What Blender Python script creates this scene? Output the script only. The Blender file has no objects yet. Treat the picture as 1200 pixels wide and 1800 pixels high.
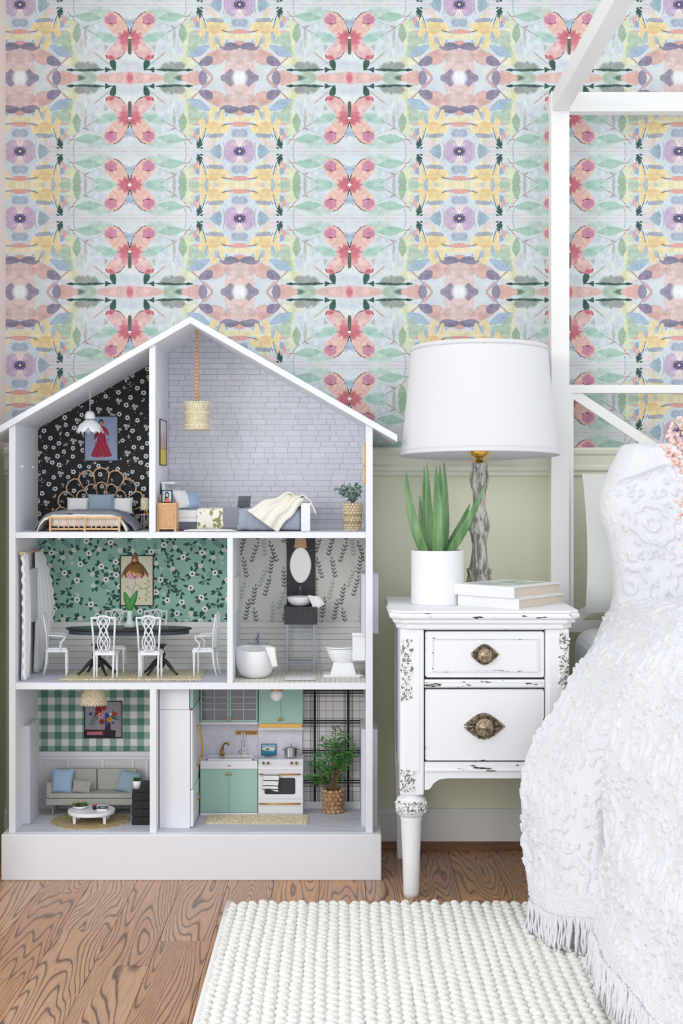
import bpy, math, random
import numpy as np
from mathutils import Vector, Matrix, noise as mnoise

# ------------------------------------------------------------------ camera, light, exposure
SC = bpy.context.scene
COL = SC.collection
F = 2600.0; H = 0.97; CX, CY = 600.0, 855.0      # focal length in px of the 1200x1800 frame, camera height, vanishing point
cam = bpy.data.cameras.new('camera'); co = bpy.data.objects.new('camera', cam); COL.objects.link(co)
cam.sensor_fit = 'VERTICAL'; cam.sensor_height = 36.0; cam.lens = F / 1800 * 36.0
cam.shift_y = -45.0 / 1800; cam.clip_start = 0.05
co.location = (0, 0, H); co.rotation_euler = (math.pi / 2, 0, 0)
SC.camera = co
w = bpy.data.worlds.new('daylight'); SC.world = w; w.use_nodes = True
w.node_tree.nodes['Background'].inputs[0].default_value = (0.93, 0.955, 1.0, 1)
w.node_tree.nodes['Background'].inputs[1].default_value = 1.06
def area(name, loc, target, size, power, col=(1, 1, 1)):
    l = bpy.data.lights.new(name, 'AREA'); l.shape = 'RECTANGLE'; l.size = size[0]; l.size_y = size[1]
    l.energy = power; l.color = col
    o = bpy.data.objects.new(name, l); COL.objects.link(o); o.location = loc
    o.rotation_euler = (Vector(target) - Vector(loc)).to_track_quat('-Z', 'Y').to_euler()
area('window_and_fill_light', (-3.6, -1.6, 2.3), (0.1, 3.8, 0.8), (2.4, 2.2), 86, (1.0, 0.985, 0.96))
area('window_and_fill_light', (2.8, -1.6, 2.3), (0.2, 3.8, 1.0), (2.0, 2.0), 14, (0.97, 0.985, 1.0))  # weak fill light added from the right, no window on this side
SC.view_settings.view_transform = 'Standard'; SC.view_settings.look = 'None'
SC.view_settings.gamma = 1.0; SC.view_settings.use_curve_mapping = False
SC.view_settings.exposure = 0.14

# ------------------------------------------------------------------ helpers
random.seed(7)
R = random.Random(11)
PI = math.pi
def P(px, py, d): return ((px - CX) * d / F, d, H - (py - CY) * d / F)
def X(px, d): return (px - CX) * d / F
def Z(py, d): return H - (py - CY) * d / F
def lsp(a, b, n): return [a + (b - a) * i / (n - 1) for i in range(n)]
def lin(c):
    out = []
    for v in c[:3]:
        v = v / 255.0
        out.append(v / 12.92 if v <= 0.04045 else ((v + 0.055) / 1.055) ** 2.4)
    return tuple(out) + (1.0,)

OFF = {}
def tag(o, label=None, cat=None, group=None, kind=None):
    if label: o['label'] = label
    if cat: o['category'] = cat
    if group: o['group'] = group
    if kind: o['kind'] = kind
    return o
def thing(name, label, cat, loc, group=None):
    o = bpy.data.objects.new(name, None); COL.objects.link(o); o.location = loc; o.empty_display_size = 0.02
    OFF[o.name] = Vector(loc)
    return tag(o, label, cat, group)

class B:
    def __init__(s): s.v = []; s.f = []
    def add(s, vs, fs, M=None):
        n = len(s.v)
        if M is not None: vs = [M @ Vector(p) for p in vs]
        s.v += [tuple(p) for p in vs]; s.f += [tuple(i + n for i in f) for f in fs]
        return s
    def box(s, x0, y0, z0, x1, y1, z1, M=None):
        x0, x1 = min(x0, x1), max(x0, x1); y0, y1 = min(y0, y1), max(y0, y1); z0, z1 = min(z0, z1), max(z0, z1)
        vs = [(x0,y0,z0),(x1,y0,z0),(x1,y1,z0),(x0,y1,z0),(x0,y0,z1),(x1,y0,z1),(x1,y1,z1),(x0,y1,z1)]
        return s.add(vs, [(0,3,2,1),(4,5,6,7),(0,1,5,4),(1,2,6,5),(2,3,7,6),(3,0,4,7)], M)
    def taper(s, c, w0, d0, w1, d1, z0, z1, dx=0, dy=0):
        x, y = c
        vs = []
        for (w_, d_, z, ox, oy) in ((w0, d0, z0, dx, dy), (w1, d1, z1, 0, 0)):
            vs += [(x+ox-w_/2,y+oy-d_/2,z),(x+ox+w_/2,y+oy-d_/2,z),(x+ox+w_/2,y+oy+d_/2,z),(x+ox-w_/2,y+oy+d_/2,z)]
        return s.add(vs, [(0,3,2,1),(4,5,6,7),(0,1,5,4),(1,2,6,5),(2,3,7,6),(3,0,4,7)])
    def tube(s, pts, r, n=6, closed=False, caps=True):
        pts = [Vector(p) for p in pts]; m = len(pts)
        rs = [float(q) for q in r] if isinstance(r, (list, tuple)) else [float(r)] * m
        up = None; vs = []
        for i, p in enumerate(pts):
            a = pts[i-1] if (i > 0 or closed) else pts[i]; b = pts[(i+1) % m] if (i < m-1 or closed) else pts[i]
            t = (b - a).normalized() if (b - a).length > 1e-9 else Vector((0,0,1))
            if up is None:
                up = Vector((0,0,1)) if abs(t.z) < 0.9 else Vector((1,0,0))
            u = t.cross(up)
            if u.length < 1e-6: u = t.cross(Vector((0.3,1,0.2)))
            u.normalize(); v_ = u.cross(t).normalized(); up = v_
            for k in range(n):
                an = 2*PI*k/n
                vs.append(p + rs[i]*(math.cos(an)*u + math.sin(an)*v_))
        fs = []
        for i in range(m if closed else m-1):
            j = (i+1) % m
            for k in range(n): fs.append((i*n+k, i*n+(k+1)%n, j*n+(k+1)%n, j*n+k))
        if caps and not closed: fs.append(tuple(range(n))[::-1]); fs.append(tuple((m-1)*n+k for k in range(n)))
        return s.add(vs, fs)
    def cyl(s, p0, p1, r0, r1=None, n=12): return s.tube([p0, p1], [r0, r0 if r1 is None else r1], n)
    def lathe(s, prof, c, n=24, M=None, mod=None):
        vs = []; fs = []
        for (r, z) in prof:
            for k in range(n):
                a = 2*PI*k/n; rr = r * (mod(a, z) if mod else 1)
                vs.append((rr*math.cos(a), rr*math.sin(a), z))
        m = len(prof)
        for i in range(m-1):
            for k in range(n): fs.append((i*n+k, i*n+(k+1)%n, (i+1)*n+(k+1)%n, (i+1)*n+k))
        if prof[0][0] > 1e-6: fs.append(tuple(range(n))[::-1])
        if prof[-1][0] > 1e-6: fs.append(tuple((m-1)*n+k for k in range(n)))
        T = Matrix.Translation(c)
        return s.add(vs, fs, T @ M if M is not None else T)
    def shell(s, prof, c, n=24, M=None):       # open lathe, no caps
        vs = []; fs = []; m = len(prof)
        for (r, z) in prof:
            for k in range(n): a = 2*PI*k/n; vs.append((r*math.cos(a), r*math.sin(a), z))
        for i in range(m-1):
            for k in range(n): fs.append((i*n+k, i*n+(k+1)%n, (i+1)*n+(k+1)%n, (i+1)*n+k))
        T = Matrix.Translation(c)
        return s.add(vs, fs, T @ M if M is not None else T)
    def ell(s, c, r, n=10, m=6, M=None):
        if not isinstance(r, (tuple, list)): r = (r, r, r)
        vs = [(0,0,-1)]; fs = []
        for i in range(1, m):
            ph = -PI/2 + PI*i/m
            for k in range(n): a = 2*PI*k/n; vs.append((math.cos(ph)*math.cos(a), math.cos(ph)*math.sin(a), math.sin(ph)))
        vs.append((0,0,1)); top = len(vs)-1
        for k in range(n): fs.append((0, 1+(k+1)%n, 1+k)); fs.append((top, top-n+k, top-n+(k+1)%n))
        for i in range(m-2):
            for k in range(n): fs.append((1+i*n+k, 1+i*n+(k+1)%n, 1+(i+1)*n+(k+1)%n, 1+(i+1)*n+k))
        S = Matrix.Diagonal((r[0], r[1], r[2], 1))
        return s.add(vs, fs, Matrix.Translation(c) @ (M if M is not None else Matrix.Identity(4)) @ S)
    def prism(s, poly, a, b, axis='y'):          # poly in XZ extruded along y (or XY along z, YZ along x)
        n = len(poly); vs = []
        for t in (a, b):
            for (p, q) in poly:
                vs.append({'y': (p, t, q), 'z': (p, q, t), 'x': (t, p, q)}[axis])
        fs = [tuple(range(n)), tuple(range(2*n-1, n-1, -1))]
        for i in range(n): j = (i+1) % n; fs.append((i, i+n, j+n, j))
        return s.add(vs, fs)
    def grid(s, fn, nu, nv, closeu=False):
        vs = [fn(i/(nu if closeu else nu-1), j/(nv-1)) for j in range(nv) for i in range(nu)]
        fs = []
        for j in range(nv-1):
            for i in range(nu if closeu else nu-1):
                k = (i+1) % nu
                fs.append((j*nu+i, j*nu+k, (j+1)*nu+k, (j+1)*nu+i))
        return s.add(vs, fs)
    def pillow(s, c, w_, h_, t, M=None, n=12, puff=0.5, seed=0, corner=0.08):
        vs = []; fs = []; idx = {}
        for side in (1, -1):
            for j in range(n+1):
                for i in range(n+1):
                    u = 2*i/n-1; v = 2*j/n-1
                    edge = (1-u**4)*(1-v**4)
                    k = 1 - corner*(1-abs(v)**2)*abs(u)**3; k2 = 1 - corner*(1-abs(u)**2)*abs(v)**3
                    x = u*k*w_/2; z = v*k2*h_/2
                    y = side*t/2*max(edge, 0)**puff*(1+0.18*mnoise.noise(Vector((u*2+seed, v*2, side*3+seed))))
                    idx[(side,i,j)] = len(vs); vs.append((x, y, z))
        for side in (1, -1):
            for j in range(n):
                for i in range(n):
                    q = (idx[(side,i,j)], idx[(side,i+1,j)], idx[(side,i+1,j+1)], idx[(side,i,j+1)])
                    fs.append(q[::-1] if side == 1 else q)
        T = Matrix.Translation(c)
        return s.add(vs, fs, T @ M if M is not None else T)
    def build(s, name, mat, parent=None, smooth=False, bevel=0, seg=2, solid=0, uv=None, merge=False, subsurf=0, weld=False):
        me = bpy.data.meshes.new(name)
        V = np.array(s.v, dtype=float)
        if parent is None:
            off = Vector(((V[:,0].min()+V[:,0].max())/2, (V[:,1].min()+V[:,1].max())/2, V[:,2].min()))
        else: off = OFF[parent.name]
        me.from_pydata([tuple(r) for r in (V - np.array(off))], [], s.f)
        if uv:
            ax, u0, v0, su, sv = uv
            lay = me.uv_layers.new(name='UVMap')
            vi = np.zeros(len(me.loops), dtype=np.int32); me.loops.foreach_get('vertex_index', vi)
            cu = {'x': 0, 'y': 1}[ax]
            if ax == 'X': cu = 0
            U = np.stack([(V[vi, cu]-u0)/su, (V[vi, 2]-v0)/sv], 1)
            lay.data.foreach_set('uv', U.ravel())
        me.materials.append(mat)
        if smooth: me.polygons.foreach_set('use_smooth', [True]*len(me.polygons))
        me.update()
        o = bpy.data.objects.new(name, me); COL.objects.link(o)
        if parent is None: o.location = off; OFF[o.name] = off
        else: o.parent = parent; OFF[o.name] = OFF[parent.name]
        if weld: m_ = o.modifiers.new('w', 'WELD'); m_.merge_threshold = 1e-5
        if bevel:
            m_ = o.modifiers.new('b', 'BEVEL'); m_.width = bevel; m_.segments = seg; m_.limit_method = 'ANGLE'; m_.angle_limit = 0.7
            m_.harden_normals = False
        if solid: m_ = o.modifiers.new('s', 'SOLIDIFY'); m_.thickness = solid; m_.offset = 0
        if subsurf: m_ = o.modifiers.new('ss', 'SUBSURF'); m_.levels = subsurf; m_.render_levels = subsurf
        return o
def BX(*a): return B().box(*a)
def rot(ax, deg): return Matrix.Rotation(math.radians(deg), 4, ax)
def dup(root, dx, label, group=None, rz=0):
    r = root.copy(); COL.objects.link(r); r.location = Vector(root.location) + Vector(dx)
    r.rotation_euler = (0, 0, rz); r['label'] = label
    if group: r['group'] = group
    def rec(o, p):
        for ch in list(o.children):
            c = ch.copy(); COL.objects.link(c); c.parent = p; rec(ch, c)
    rec(root, r); return r

# ------------------------------------------------------------------ materials
def mat(name, col, rough=0.6, metal=0.0, bump=None, var=None, spec=0.4, trans=0, coat=0, alpha=None, sub=0):
    m = bpy.data.materials.new(name); m.use_nodes = True; nt = m.node_tree; n = nt.nodes; L = nt.links
    p = n['Principled BSDF']
    p.inputs['Base Color'].default_value = lin(col); p.inputs['Roughness'].default_value = rough
    p.inputs['Metallic'].default_value = metal; p.inputs['Specular IOR Level'].default_value = spec
    if trans: p.inputs['Transmission Weight'].default_value = trans
    if coat: p.inputs['Coat Weight'].default_value = coat; p.inputs['Coat Roughness'].default_value = 0.08
    tc = n.new('ShaderNodeTexCoord')
    if var:      # (second colour, scale, lo, hi, stretch)
        c2, sc_, lo, hi = var[:4]; st = var[4] if len(var) > 4 else (1, 1, 1)
        mp = n.new('ShaderNodeMapping'); mp.inputs['Scale'].default_value = st
        nz = n.new('ShaderNodeTexNoise'); nz.inputs['Scale'].default_value = sc_; nz.inputs['Detail'].default_value = 4
        cr = n.new('ShaderNodeValToRGB'); cr.color_ramp.elements[0].position = lo; cr.color_ramp.elements[1].position = hi
        cr.color_ramp.elements[0].color = lin(col); cr.color_ramp.elements[1].color = lin(c2)
        L.new(tc.outputs['Object'], mp.inputs[0]); L.new(mp.outputs[0], nz.inputs['Vector'])
        L.new(nz.outputs['Fac'], cr.inputs[0]); L.new(cr.outputs[0], p.inputs['Base Color'])
    if bump:     # (kind, scale, strength, distance, stretch)
        kind, sc_, st_, di = bump[:4]; st = bump[4] if len(bump) > 4 else (1, 1, 1)
        mp = n.new('ShaderNodeMapping'); mp.inputs['Scale'].default_value = st
        L.new(tc.outputs['Object'], mp.inputs[0])
        if kind == 'noise':
            t = n.new('ShaderNodeTexNoise'); t.inputs['Detail'].default_value = 3; o_ = t.outputs['Fac']
        elif kind == 'voronoi':
            t = n.new('ShaderNodeTexVoronoi'); o_ = t.outputs['Distance']
        else:
            t = n.new('ShaderNodeTexWave'); t.inputs['Distortion'].default_value = 0.6; o_ = t.outputs['Fac']
            t.bands_direction = {'wavex': 'X', 'wavey': 'Y', 'wavez': 'Z', 'waved': 'DIAGONAL'}[kind]
        t.inputs['Scale'].default_value = sc_
        L.new(mp.outputs[0], t.inputs['Vector'])
        b = n.new('ShaderNodeBump'); b.inputs['Strength'].default_value = st_; b.inputs['Distance'].default_value = di
        L.new(o_, b.inputs['Height']); L.new(b.outputs[0], p.inputs['Normal'])
    return m
def mat_img(name, arr, rough=0.75, bump=0):
    h, w_ = arr.shape[:2]
    im = bpy.data.images.new(name, w_, h)
    buf = np.ones((h, w_, 4), dtype=np.float32); buf[..., :3] = np.clip(arr[::-1] / 255.0, 0, 1)
    im.pixels.foreach_set(buf.ravel()); im.update(); im.pack()
    m = bpy.data.materials.new(name); m.use_nodes = True; n = m.node_tree.nodes; L = m.node_tree.links
    p = n['Principled BSDF']; p.inputs['Roughness'].default_value = rough; p.inputs['Specular IOR Level'].default_value = 0.3
    t = n.new('ShaderNodeTexImage'); t.image = im
    L.new(t.outputs[0], p.inputs['Base Color'])
    return m

# ------------------------------------------------------------------ a small painter for printed paper (numpy only)
def cat(pts, k=5):
    pts = np.array(pts, float); n = len(pts); out = []
    for i in range(n):
        p0, p1, p2, p3 = pts[i-1], pts[i], pts[(i+1) % n], pts[(i+2) % n]
        for t in np.arange(k)/k:
            out.append(0.5*((2*p1)+(-p0+p2)*t+(2*p0-5*p1+4*p2-p3)*t*t+(-p0+3*p1-3*p2+p3)*t**3))
    return np.array(out)
def fieldnoise(h, w_, cell, seed):
    rs = np.random.RandomState(seed); out = np.zeros((h, w_)); amp = 1.0; tot = 0
    for _ in range(3):
        gh, gw = int(h/cell)+3, int(w_/cell)+3
        g = rs.rand(gh, gw); y = np.arange(h)/cell; x = np.arange(w_)/cell
        yi, xi = y.astype(int), x.astype(int); fy = (y-yi)[:, None]; fx = (x-xi)[None, :]
        fy = fy*fy*(3-2*fy); fx = fx*fx*(3-2*fx)
        a = g[yi][:, xi]; b = g[yi][:, xi+1]; c = g[yi+1][:, xi]; d = g[yi+1][:, xi+1]
        out += amp*((a*(1-fx)+b*fx)*(1-fy)+(c*(1-fx)+d*fx)*fy); tot += amp; amp *= 0.5; cell = max(cell/2, 1.5)
    return out/tot
class Art:
    def __init__(s, w_, h, bg, scale=1.0, ox=0, oy=0, wrap=False):
        s.a = np.zeros((h, w_, 3)); s.a[:] = bg; s.w = w_; s.h = h; s.s = scale; s.ox = ox; s.oy = oy; s.wrap = wrap
        s.n = fieldnoise(h, w_, 26, 3); s.n2 = fieldnoise(h, w_, 7, 5); s.wc = 0.0
    def T(s, pts): p = np.array(pts, float); return (p - np.array([s.ox, s.oy])) * s.s
    def _blend(s, dist, x0, y0, col, a, soft, edge):
        h, w_ = dist.shape
        ya, xa = max(y0, 0), max(x0, 0); yb, xb = min(y0+h, s.h), min(x0+w_, s.w)
        if yb <= ya or xb <= xa: return
        d = dist[ya-y0:yb-y0, xa-x0:xb-x0]
        if s.wc: d = d + (s.n2[ya:yb, xa:xb]-0.5)*s.wc*2
        al = a*np.clip(0.5 - d/max(soft, 1e-3), 0, 1)
        c = np.array(col, float)[None, None, :]*np.ones(d.shape+(1,))
        if s.wc: c = c + ((s.n[ya:yb, xa:xb]-0.5)*46 + (s.n2[ya:yb, xa:xb]-0.5)*14)[..., None]
        if edge: c = c - (edge*np.exp(-(d/2.2)**2))[..., None]
        reg = s.a[ya:yb, xa:xb]; reg[:] = reg*(1-al[..., None]) + c*al[..., None]
    def _draw(s, fn, bx, col, a, soft, edge):
        pad = soft + 3 + s.wc*2
        x0, y0 = int(math.floor(bx[0]-pad)), int(math.floor(bx[1]-pad)); x1, y1 = int(math.ceil(bx[2]+pad)), int(math.ceil(bx[3]+pad))
        if x1 <= x0 or y1 <= y0: return
        if not s.wrap:
            x0 = max(x0, -1); y0 = max(y0, -1); x1 = min(x1, s.w+1); y1 = min(y1, s.h+1)
            if x1 <= x0 or y1 <= y0: return
        yy, xx = np.mgrid[y0:y1, x0:x1]; d = fn(xx+0.5, yy+0.5)
        if not s.wrap: s._blend(d, x0, y0, col, a, soft, edge); return
        for sx in (-s.w, 0, s.w):
            for sy in (-s.h, 0, s.h):
                if x1+sx > 0 and x0+sx < s.w and y1+sy > 0 and y0+sy < s.h: s._blend(d, x0+sx, y0+sy, col, a, soft, edge)
    def poly(s, pts, col, a=1, soft=1.2, smooth=True, edge=0):
        p = s.T(pts)
        if smooth: p = cat(p)
        q = np.roll(p, -1, 0)
        def fn(x, y):
            ins = np.zeros(x.shape, bool); best = np.full(x.shape, 1e9)
            for (ax, ay), (bx_, by) in zip(p, q):
                dx, dy = bx_-ax, by-ay; L2 = dx*dx+dy*dy+1e-9
                t = np.clip(((x-ax)*dx+(y-ay)*dy)/L2, 0, 1)
                best = np.minimum(best, (x-ax-t*dx)**2+(y-ay-t*dy)**2)
                if abs(dy) > 1e-9:
                    c = ((ay > y) != (by > y)) & (x < dx*(y-ay)/dy+ax); ins ^= c
            return np.sqrt(best)*np.where(ins, -1, 1)
        s._draw(fn, (p[:,0].min(), p[:,1].min(), p[:,0].max(), p[:,1].max()), col, a, soft, edge)
    def ell(s, c, rx, ry, col, a=1, soft=1.2, ang=0, edge=0):
        (cx, cy), = s.T([c]); rx *= s.s; ry *= s.s; r = max(rx, ry); ca, sa = math.cos(math.radians(ang)), math.sin(math.radians(ang))
        def fn(x, y):
            u = (x-cx)*ca+(y-cy)*sa; v = -(x-cx)*sa+(y-cy)*ca
            return (np.sqrt((u/rx)**2+(v/ry)**2)-1)*min(rx, ry)
        s._draw(fn, (cx-r, cy-r, cx+r, cy+r), col, a, soft, edge)
    def line(s, pts, wd, col, a=1, soft=1.2):
        p = s.T(pts); wd = wd*s.s/2
        def fn(x, y):
            best = np.full(x.shape, 1e9)
            for (ax, ay), (bx_, by) in zip(p[:-1], p[1:]):
                dx, dy = bx_-ax, by-ay; L2 = dx*dx+dy*dy+1e-9
                t = np.clip(((x-ax)*dx+(y-ay)*dy)/L2, 0, 1)
                best = np.minimum(best, (x-ax-t*dx)**2+(y-ay-t*dy)**2)
            return np.sqrt(best)-wd
        s._draw(fn, (p[:,0].min()-wd, p[:,1].min()-wd, p[:,0].max()+wd, p[:,1].max()+wd), col, a, soft, 0)
    def leaf(s, p0, p1, wd, col, a=1, soft=1.2, edge=0, fat=0.45):
        (x0, y0), (x1, y1) = p0, p1; dx, dy = x1-x0, y1-y0; L_ = math.hypot(dx, dy)+1e-9; nx, ny = -dy/L_*wd/2, dx/L_*wd/2
        pts = [(x0, y0), (x0+dx*.2+nx*.6, y0+dy*.2+ny*.6), (x0+dx*fat+nx, y0+dy*fat+ny), (x0+dx*.78+nx*.6, y0+dy*.78+ny*.6), (x1, y1),
               (x0+dx*.78-nx*.6, y0+dy*.78-ny*.6), (x0+dx*fat-nx, y0+dy*fat-ny), (x0+dx*.2-nx*.6, y0+dy*.2-ny*.6)]
        s.poly(pts, col, a, soft, True, edge)

def wallpaper_art():
    A = Art(772, 516, (214, 223, 226), 0.7, 46, 40); A.wc = 2.4
    for (y, h, c) in ((170, 60, (206, 216, 224)), (250, 50, (222, 228, 228)), (340, 30, (214, 208, 216)), (560, 60, (200, 216, 224)), (640, 40, (222, 230, 232))):
        A.poly([(0,y-h/2),(900,y-h/2),(900,y+h/2),(0,y+h/2)], c, .7, 26, False)
    for y in (742, 772): A.line([(20,y),(340,y+3),(860,y-2)], 7, (206,186,194), .6, 6)
    # pale washes
    A.ell((330,690), 150, 60, (186,214,202), .8, 10, 8); A.ell((130,580), 150, 60, (190,210,220), .8, 14); A.ell((300,450), 140, 50, (168,206,192), .75, 10, 12)
    A.ell((430,380), 120, 120, (210,222,226), .6, 30); A.ell((640,200), 110, 60, (232,230,196), .8, 22)
    A.poly([(585,130),(660,200),(690,330),(640,430),(690,520),(660,610),(600,620),(600,520),(560,430),(600,330),(570,220)], (222,226,172), .8, 5, True, 6)
    A.poly([(380,300),(560,280),(580,420),(500,520),(400,460)], (208,218,224), .7, 14)
    A.ell((100,330), 60, 70, (236,232,206), .6, 24)
    # left stripe across the mirror line, bottle-green spears
    A.poly([(40,-20),(40,95),(150,92),(290,82),(395,50),(290,15),(150,-10)], (232,188,178), 1, 4, True, 8)
    A.ell((30,40), 52, 60, (214,98,108), .85, 16)
    A.poly([(390,-10),(380,60),(430,96),(540,86),(600,40),(560,-20)], (172,198,174), .95, 4, True, 8)
    A.ell((470,150), 130, 52, (176,196,180), .8, 12); A.poly([(350,140),(400,190),(440,170),(470,210),(520,176),(560,206),(600,160),(560,128),(400,128)], (142,150,146), .75, 9); A.ell((540,160), 60, 38, (140,146,144), .6, 12)
    A.line([(190,124),(400,122),(650,120)], 9, (48,80,72), 1, 2)
    A.leaf((300,124),(520,118),30,(52,86,76),.95,4); A.leaf((430,112),(620,118),24,(66,100,84),.9,6); A.leaf((590,120),(684,120),30,(52,84,76),1,2)
    A.poly([(232,124),(292,92),(294,152)], (46,78,70), 1, 2, False)
    A.poly([(188,120),(204,118),(240,160),(248,205),(214,222),(186,196)], (44,84,74), 1, 2, True, 10)
    A.ell((560,30), 70, 34, (60,92,78), .7, 12)
    # salmon leaf with mauve band on the mirror line
    A.poly([(560,45),(640,0),(740,-20),(740,110),(640,90)], (232,180,168), 1, 3, True, 12)
    A.poly([(740,-20),(830,-20),(822,60),(790,110),(750,96)], (148,138,166), 1, 3, True, 16)
    A.poly([(830,-10),(880,30),(884,60),(800,150),(770,140),(860,50)], (214,168,166), .95, 3, False, 6)
    A.line([(810,90),(740,180),(668,248)], 14, (170,150,168), .95, 3); A.line([(735,182),(668,248)], 12, (214,160,150), .8, 3)
    # centre medallion
    A.poly([(1000,90),(1149,60),(1160,340),(1030,330),(985,300),(1010,200)], (220,190,186), .95, 8, True)
    for (x, y, r) in ((1060,150,46),(1110,240,40),(1060,260,36),(1120,140,34)): A.ell((x,y), r, r, (228,198,190), .7, 8, 0, 12)
    A.poly([(958,52),(1000,10),(1060,-30),(1110,-20),(1090,40),(1096,90),(1060,128),(1020,96)], (146,136,160), 1, 5, True, 16)
    A.ell((1150,45), 78, 64, (232,236,236), 1, 20)
    A.poly([(860,180),(950,180),(1000,230),(1036,300),(960,330),(860,300),(800,250)], (224,178,168), 1, 3, True, 14)
    A.poly([(735,172),(800,160),(862,178),(882,230),(838,262),(780,238)], (140,128,156), 1, 3, True, 16)
    A.poly([(945,345),(1010,315),(1090,325),(1160,350),(1120,384),(1050,398),(985,376)], (134,126,152), 1, 3, True, 16)
    A.line([(965,340),(935,420),(925,450)], 16, (168,150,170), .9, 3)
    A.poly([(1090,400),(1160,362),(1160,412)], (228,168,156), 1, 3)
    # leaf, blue
    A.poly([(612,262),(700,290),(815,385),(770,440),(740,505),(650,505),(640,400)], (178,204,178), .95, 3, True, 8)
    A.line([(630,262),(740,368),(850,378)], 8, (240,242,240), .9, 2)
    A.leaf((625,250),(860,372),96,(164,190,214),1,3,14)
    # branch
    A.line([(180,402),(350,452),(430,498)], 7, (146,180,162), .9, 2); A.line([(430,498),(500,540),(575,592),(640,668),(668,705)], 7, (178,140,120), .9, 2)
    A.line([(460,562),(500,540)], 8, (186,130,104), 1, 2); A.line([(588,656),(648,662)], 9, (190,128,100), 1, 2); A.line([(300,620),(380,590),(460,560)], 6, (176,180,160), .7, 3)
    A.leaf((180,430),(380,465),66,(160,202,186),.9,4,8); A.leaf((582,392),(572,585),84,(162,192,160),1,2,14); A.leaf((330,640),(600,662),96,(160,200,182),.95,3,12)
    A.leaf((488,330),(494,540),34,(184,188,180),.9,4,8); A.leaf((486,190),(486,330),40,(220,230,224),.8,6); A.leaf((530,250),(524,400),44,(204,220,224),.8,6,6)
    A.line([(255,178),(320,230),(404,300)], 7, (192,150,132), .9, 2); A.poly([(262,352),(296,304),(304,380)], (176,182,180), .9, 3, False, 10)
    A.line([(598,680),(612,740),(600,800)], 7, (150,166,170), .9, 3)
    # yellow flower and scraps
    A.ell((1060,600), 110, 70, (196,212,224), .8, 16); A.ell((1120,600), 50, 46, (158,174,196), .8, 12)
    A.poly([(860,335),(935,335),(905,440),(868,500),(820,510),(836,420)], (240,218,158), 1, 3, True, 8)
    A.poly([(900,440),(1160,430),(1160,478),(1000,482),(900,500)], (240,226,176), .95, 3, True, 4)
    A.poly([(960,370),(1000,365),(980,480),(946,480)], (242,222,166), 1, 3)
    A.poly([(760,450),(800,440),(800,500),(850,490),(960,490),(1040,520),(1040,560),(990,600),(840,605),(800,560),(770,640),(742,620),(760,520),(720,505)], (240,214,150), 1, 3, True, 8)
    A.ell((885,500), 44, 22, (226,176,112), .6, 10); A.ell((880,530), 70, 24, (232,196,130), .5, 12)
    A.poly([(840,680),(960,610),(990,620),(900,680)], (242,226,170), 1, 3); A.poly([(836,620),(880,600),(990,602),(960,640),(850,640)], (156,164,182), .9, 3)
    A.poly([(795,420),(835,400),(830,500),(800,480)], (166,190,206), .95, 3); A.poly([(900,400),(940,380),(930,450),(896,460)], (176,190,204), .9, 3)
    A.poly([(1005,400),(1030,384),(1020,430)], (168,188,206), .9, 3)
    A.leaf((676,505),(756,505),26,(226,172,150),.95,3); A.leaf((684,580),(730,680),46,(232,172,156),1,3,8); A.poly([(700,560),(745,545),(745,620),(715,600)], (152,172,198), .95, 3)
    A.poly([(655,610),(690,640),(680,690),(650,650)], (186,206,216), .9, 3); A.poly([(780,690),(860,670),(920,720),(830,740)], (232,208,204), .8, 6)
    A.poly([(1050,492),(1170,484),(1170,524),(1080,524)], (228,160,146), 1, 3, True, 8); A.line([(972,518),(1010,505),(1052,500)], 7, (62,76,96), 1, 1.5)
    A.line([(812,545),(800,600),(775,668)], 7, (56,84,96), 1, 1.5); A.line([(835,600),(815,632)], 7, (80,84,90), .9, 1.5)
    for (a, b) in (((748,620),(742,752)),((742,740),(712,690)),((745,735),(782,690)),((742,715),(722,668)),((745,705),(775,668)),((742,748),(716,735)),((745,748),(784,738)),((750,680),(764,640))):
        A.leaf(a, b, 18, (50,88,84), 1, 1.5, 0, .6)
    # pansy
    A.ell((1150,777), 130, 150, (226,208,212), .8, 8)
    A.poly([(845,777),(880,740),(950,698),(965,740),(968,777)], (158,184,200), 1, 3, False, 16); A.line([(985,680),(1000,760)], 10, (170,190,206), .9, 4)
    A.poly([(1149,777),(1110,690),(1085,668),(1040,672),(1012,702),(998,745),(1000,800),(1149,800)], (206,180,208), 1, 2.5, True, 34); A.poly([(1040,700),(1080,690),(1110,740),(1090,777),(1020,777)], (192,160,196), .55, 10); A.ell((1149,690), 26, 44, (234,214,206), 1, 6)
    A.ell((1149,777), 56, 40, (150,124,176), .8, 12)
    for k in range(7):
        an = math.radians(100+k*26); A.line([(1149,777),(1149+58*math.cos(an),777-48*abs(math.sin(an)))], 8, (58,56,104), .95, 2)
    A.ell((1149,777), 12, 12, (240,220,150), 1, 2)
    # butterfly
    U = [(48,446),(66,370),(104,290),(158,236),(222,222),(272,236),(288,266),(262,318),(200,380),(160,440),(110,480)]
    Lw = [(48,452),(58,520),(100,620),(160,684),(230,706),(286,684),(304,630),(284,560),(226,502),(176,452),(120,420)]
    A.poly(Lw, (240,188,172), 1, 1.6, True, 12); A.poly(U, (236,182,178), 1, 1.6, True, 12)
    A.poly([(50,400),(100,372),(150,392),(136,420),(176,440),(146,462),(160,490),(118,486),(104,512),(60,500)], (210,98,114), .85, 15); A.ell((90,440), 44, 60, (206,88,106), .6, 14); A.ell((170,330), 60, 40, (242,206,198), .5, 16); A.ell((90,360), 36, 60, (222,120,130), .6, 16); A.ell((240,244), 40, 24, (206,84,100), .85, 10, 15)
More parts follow.
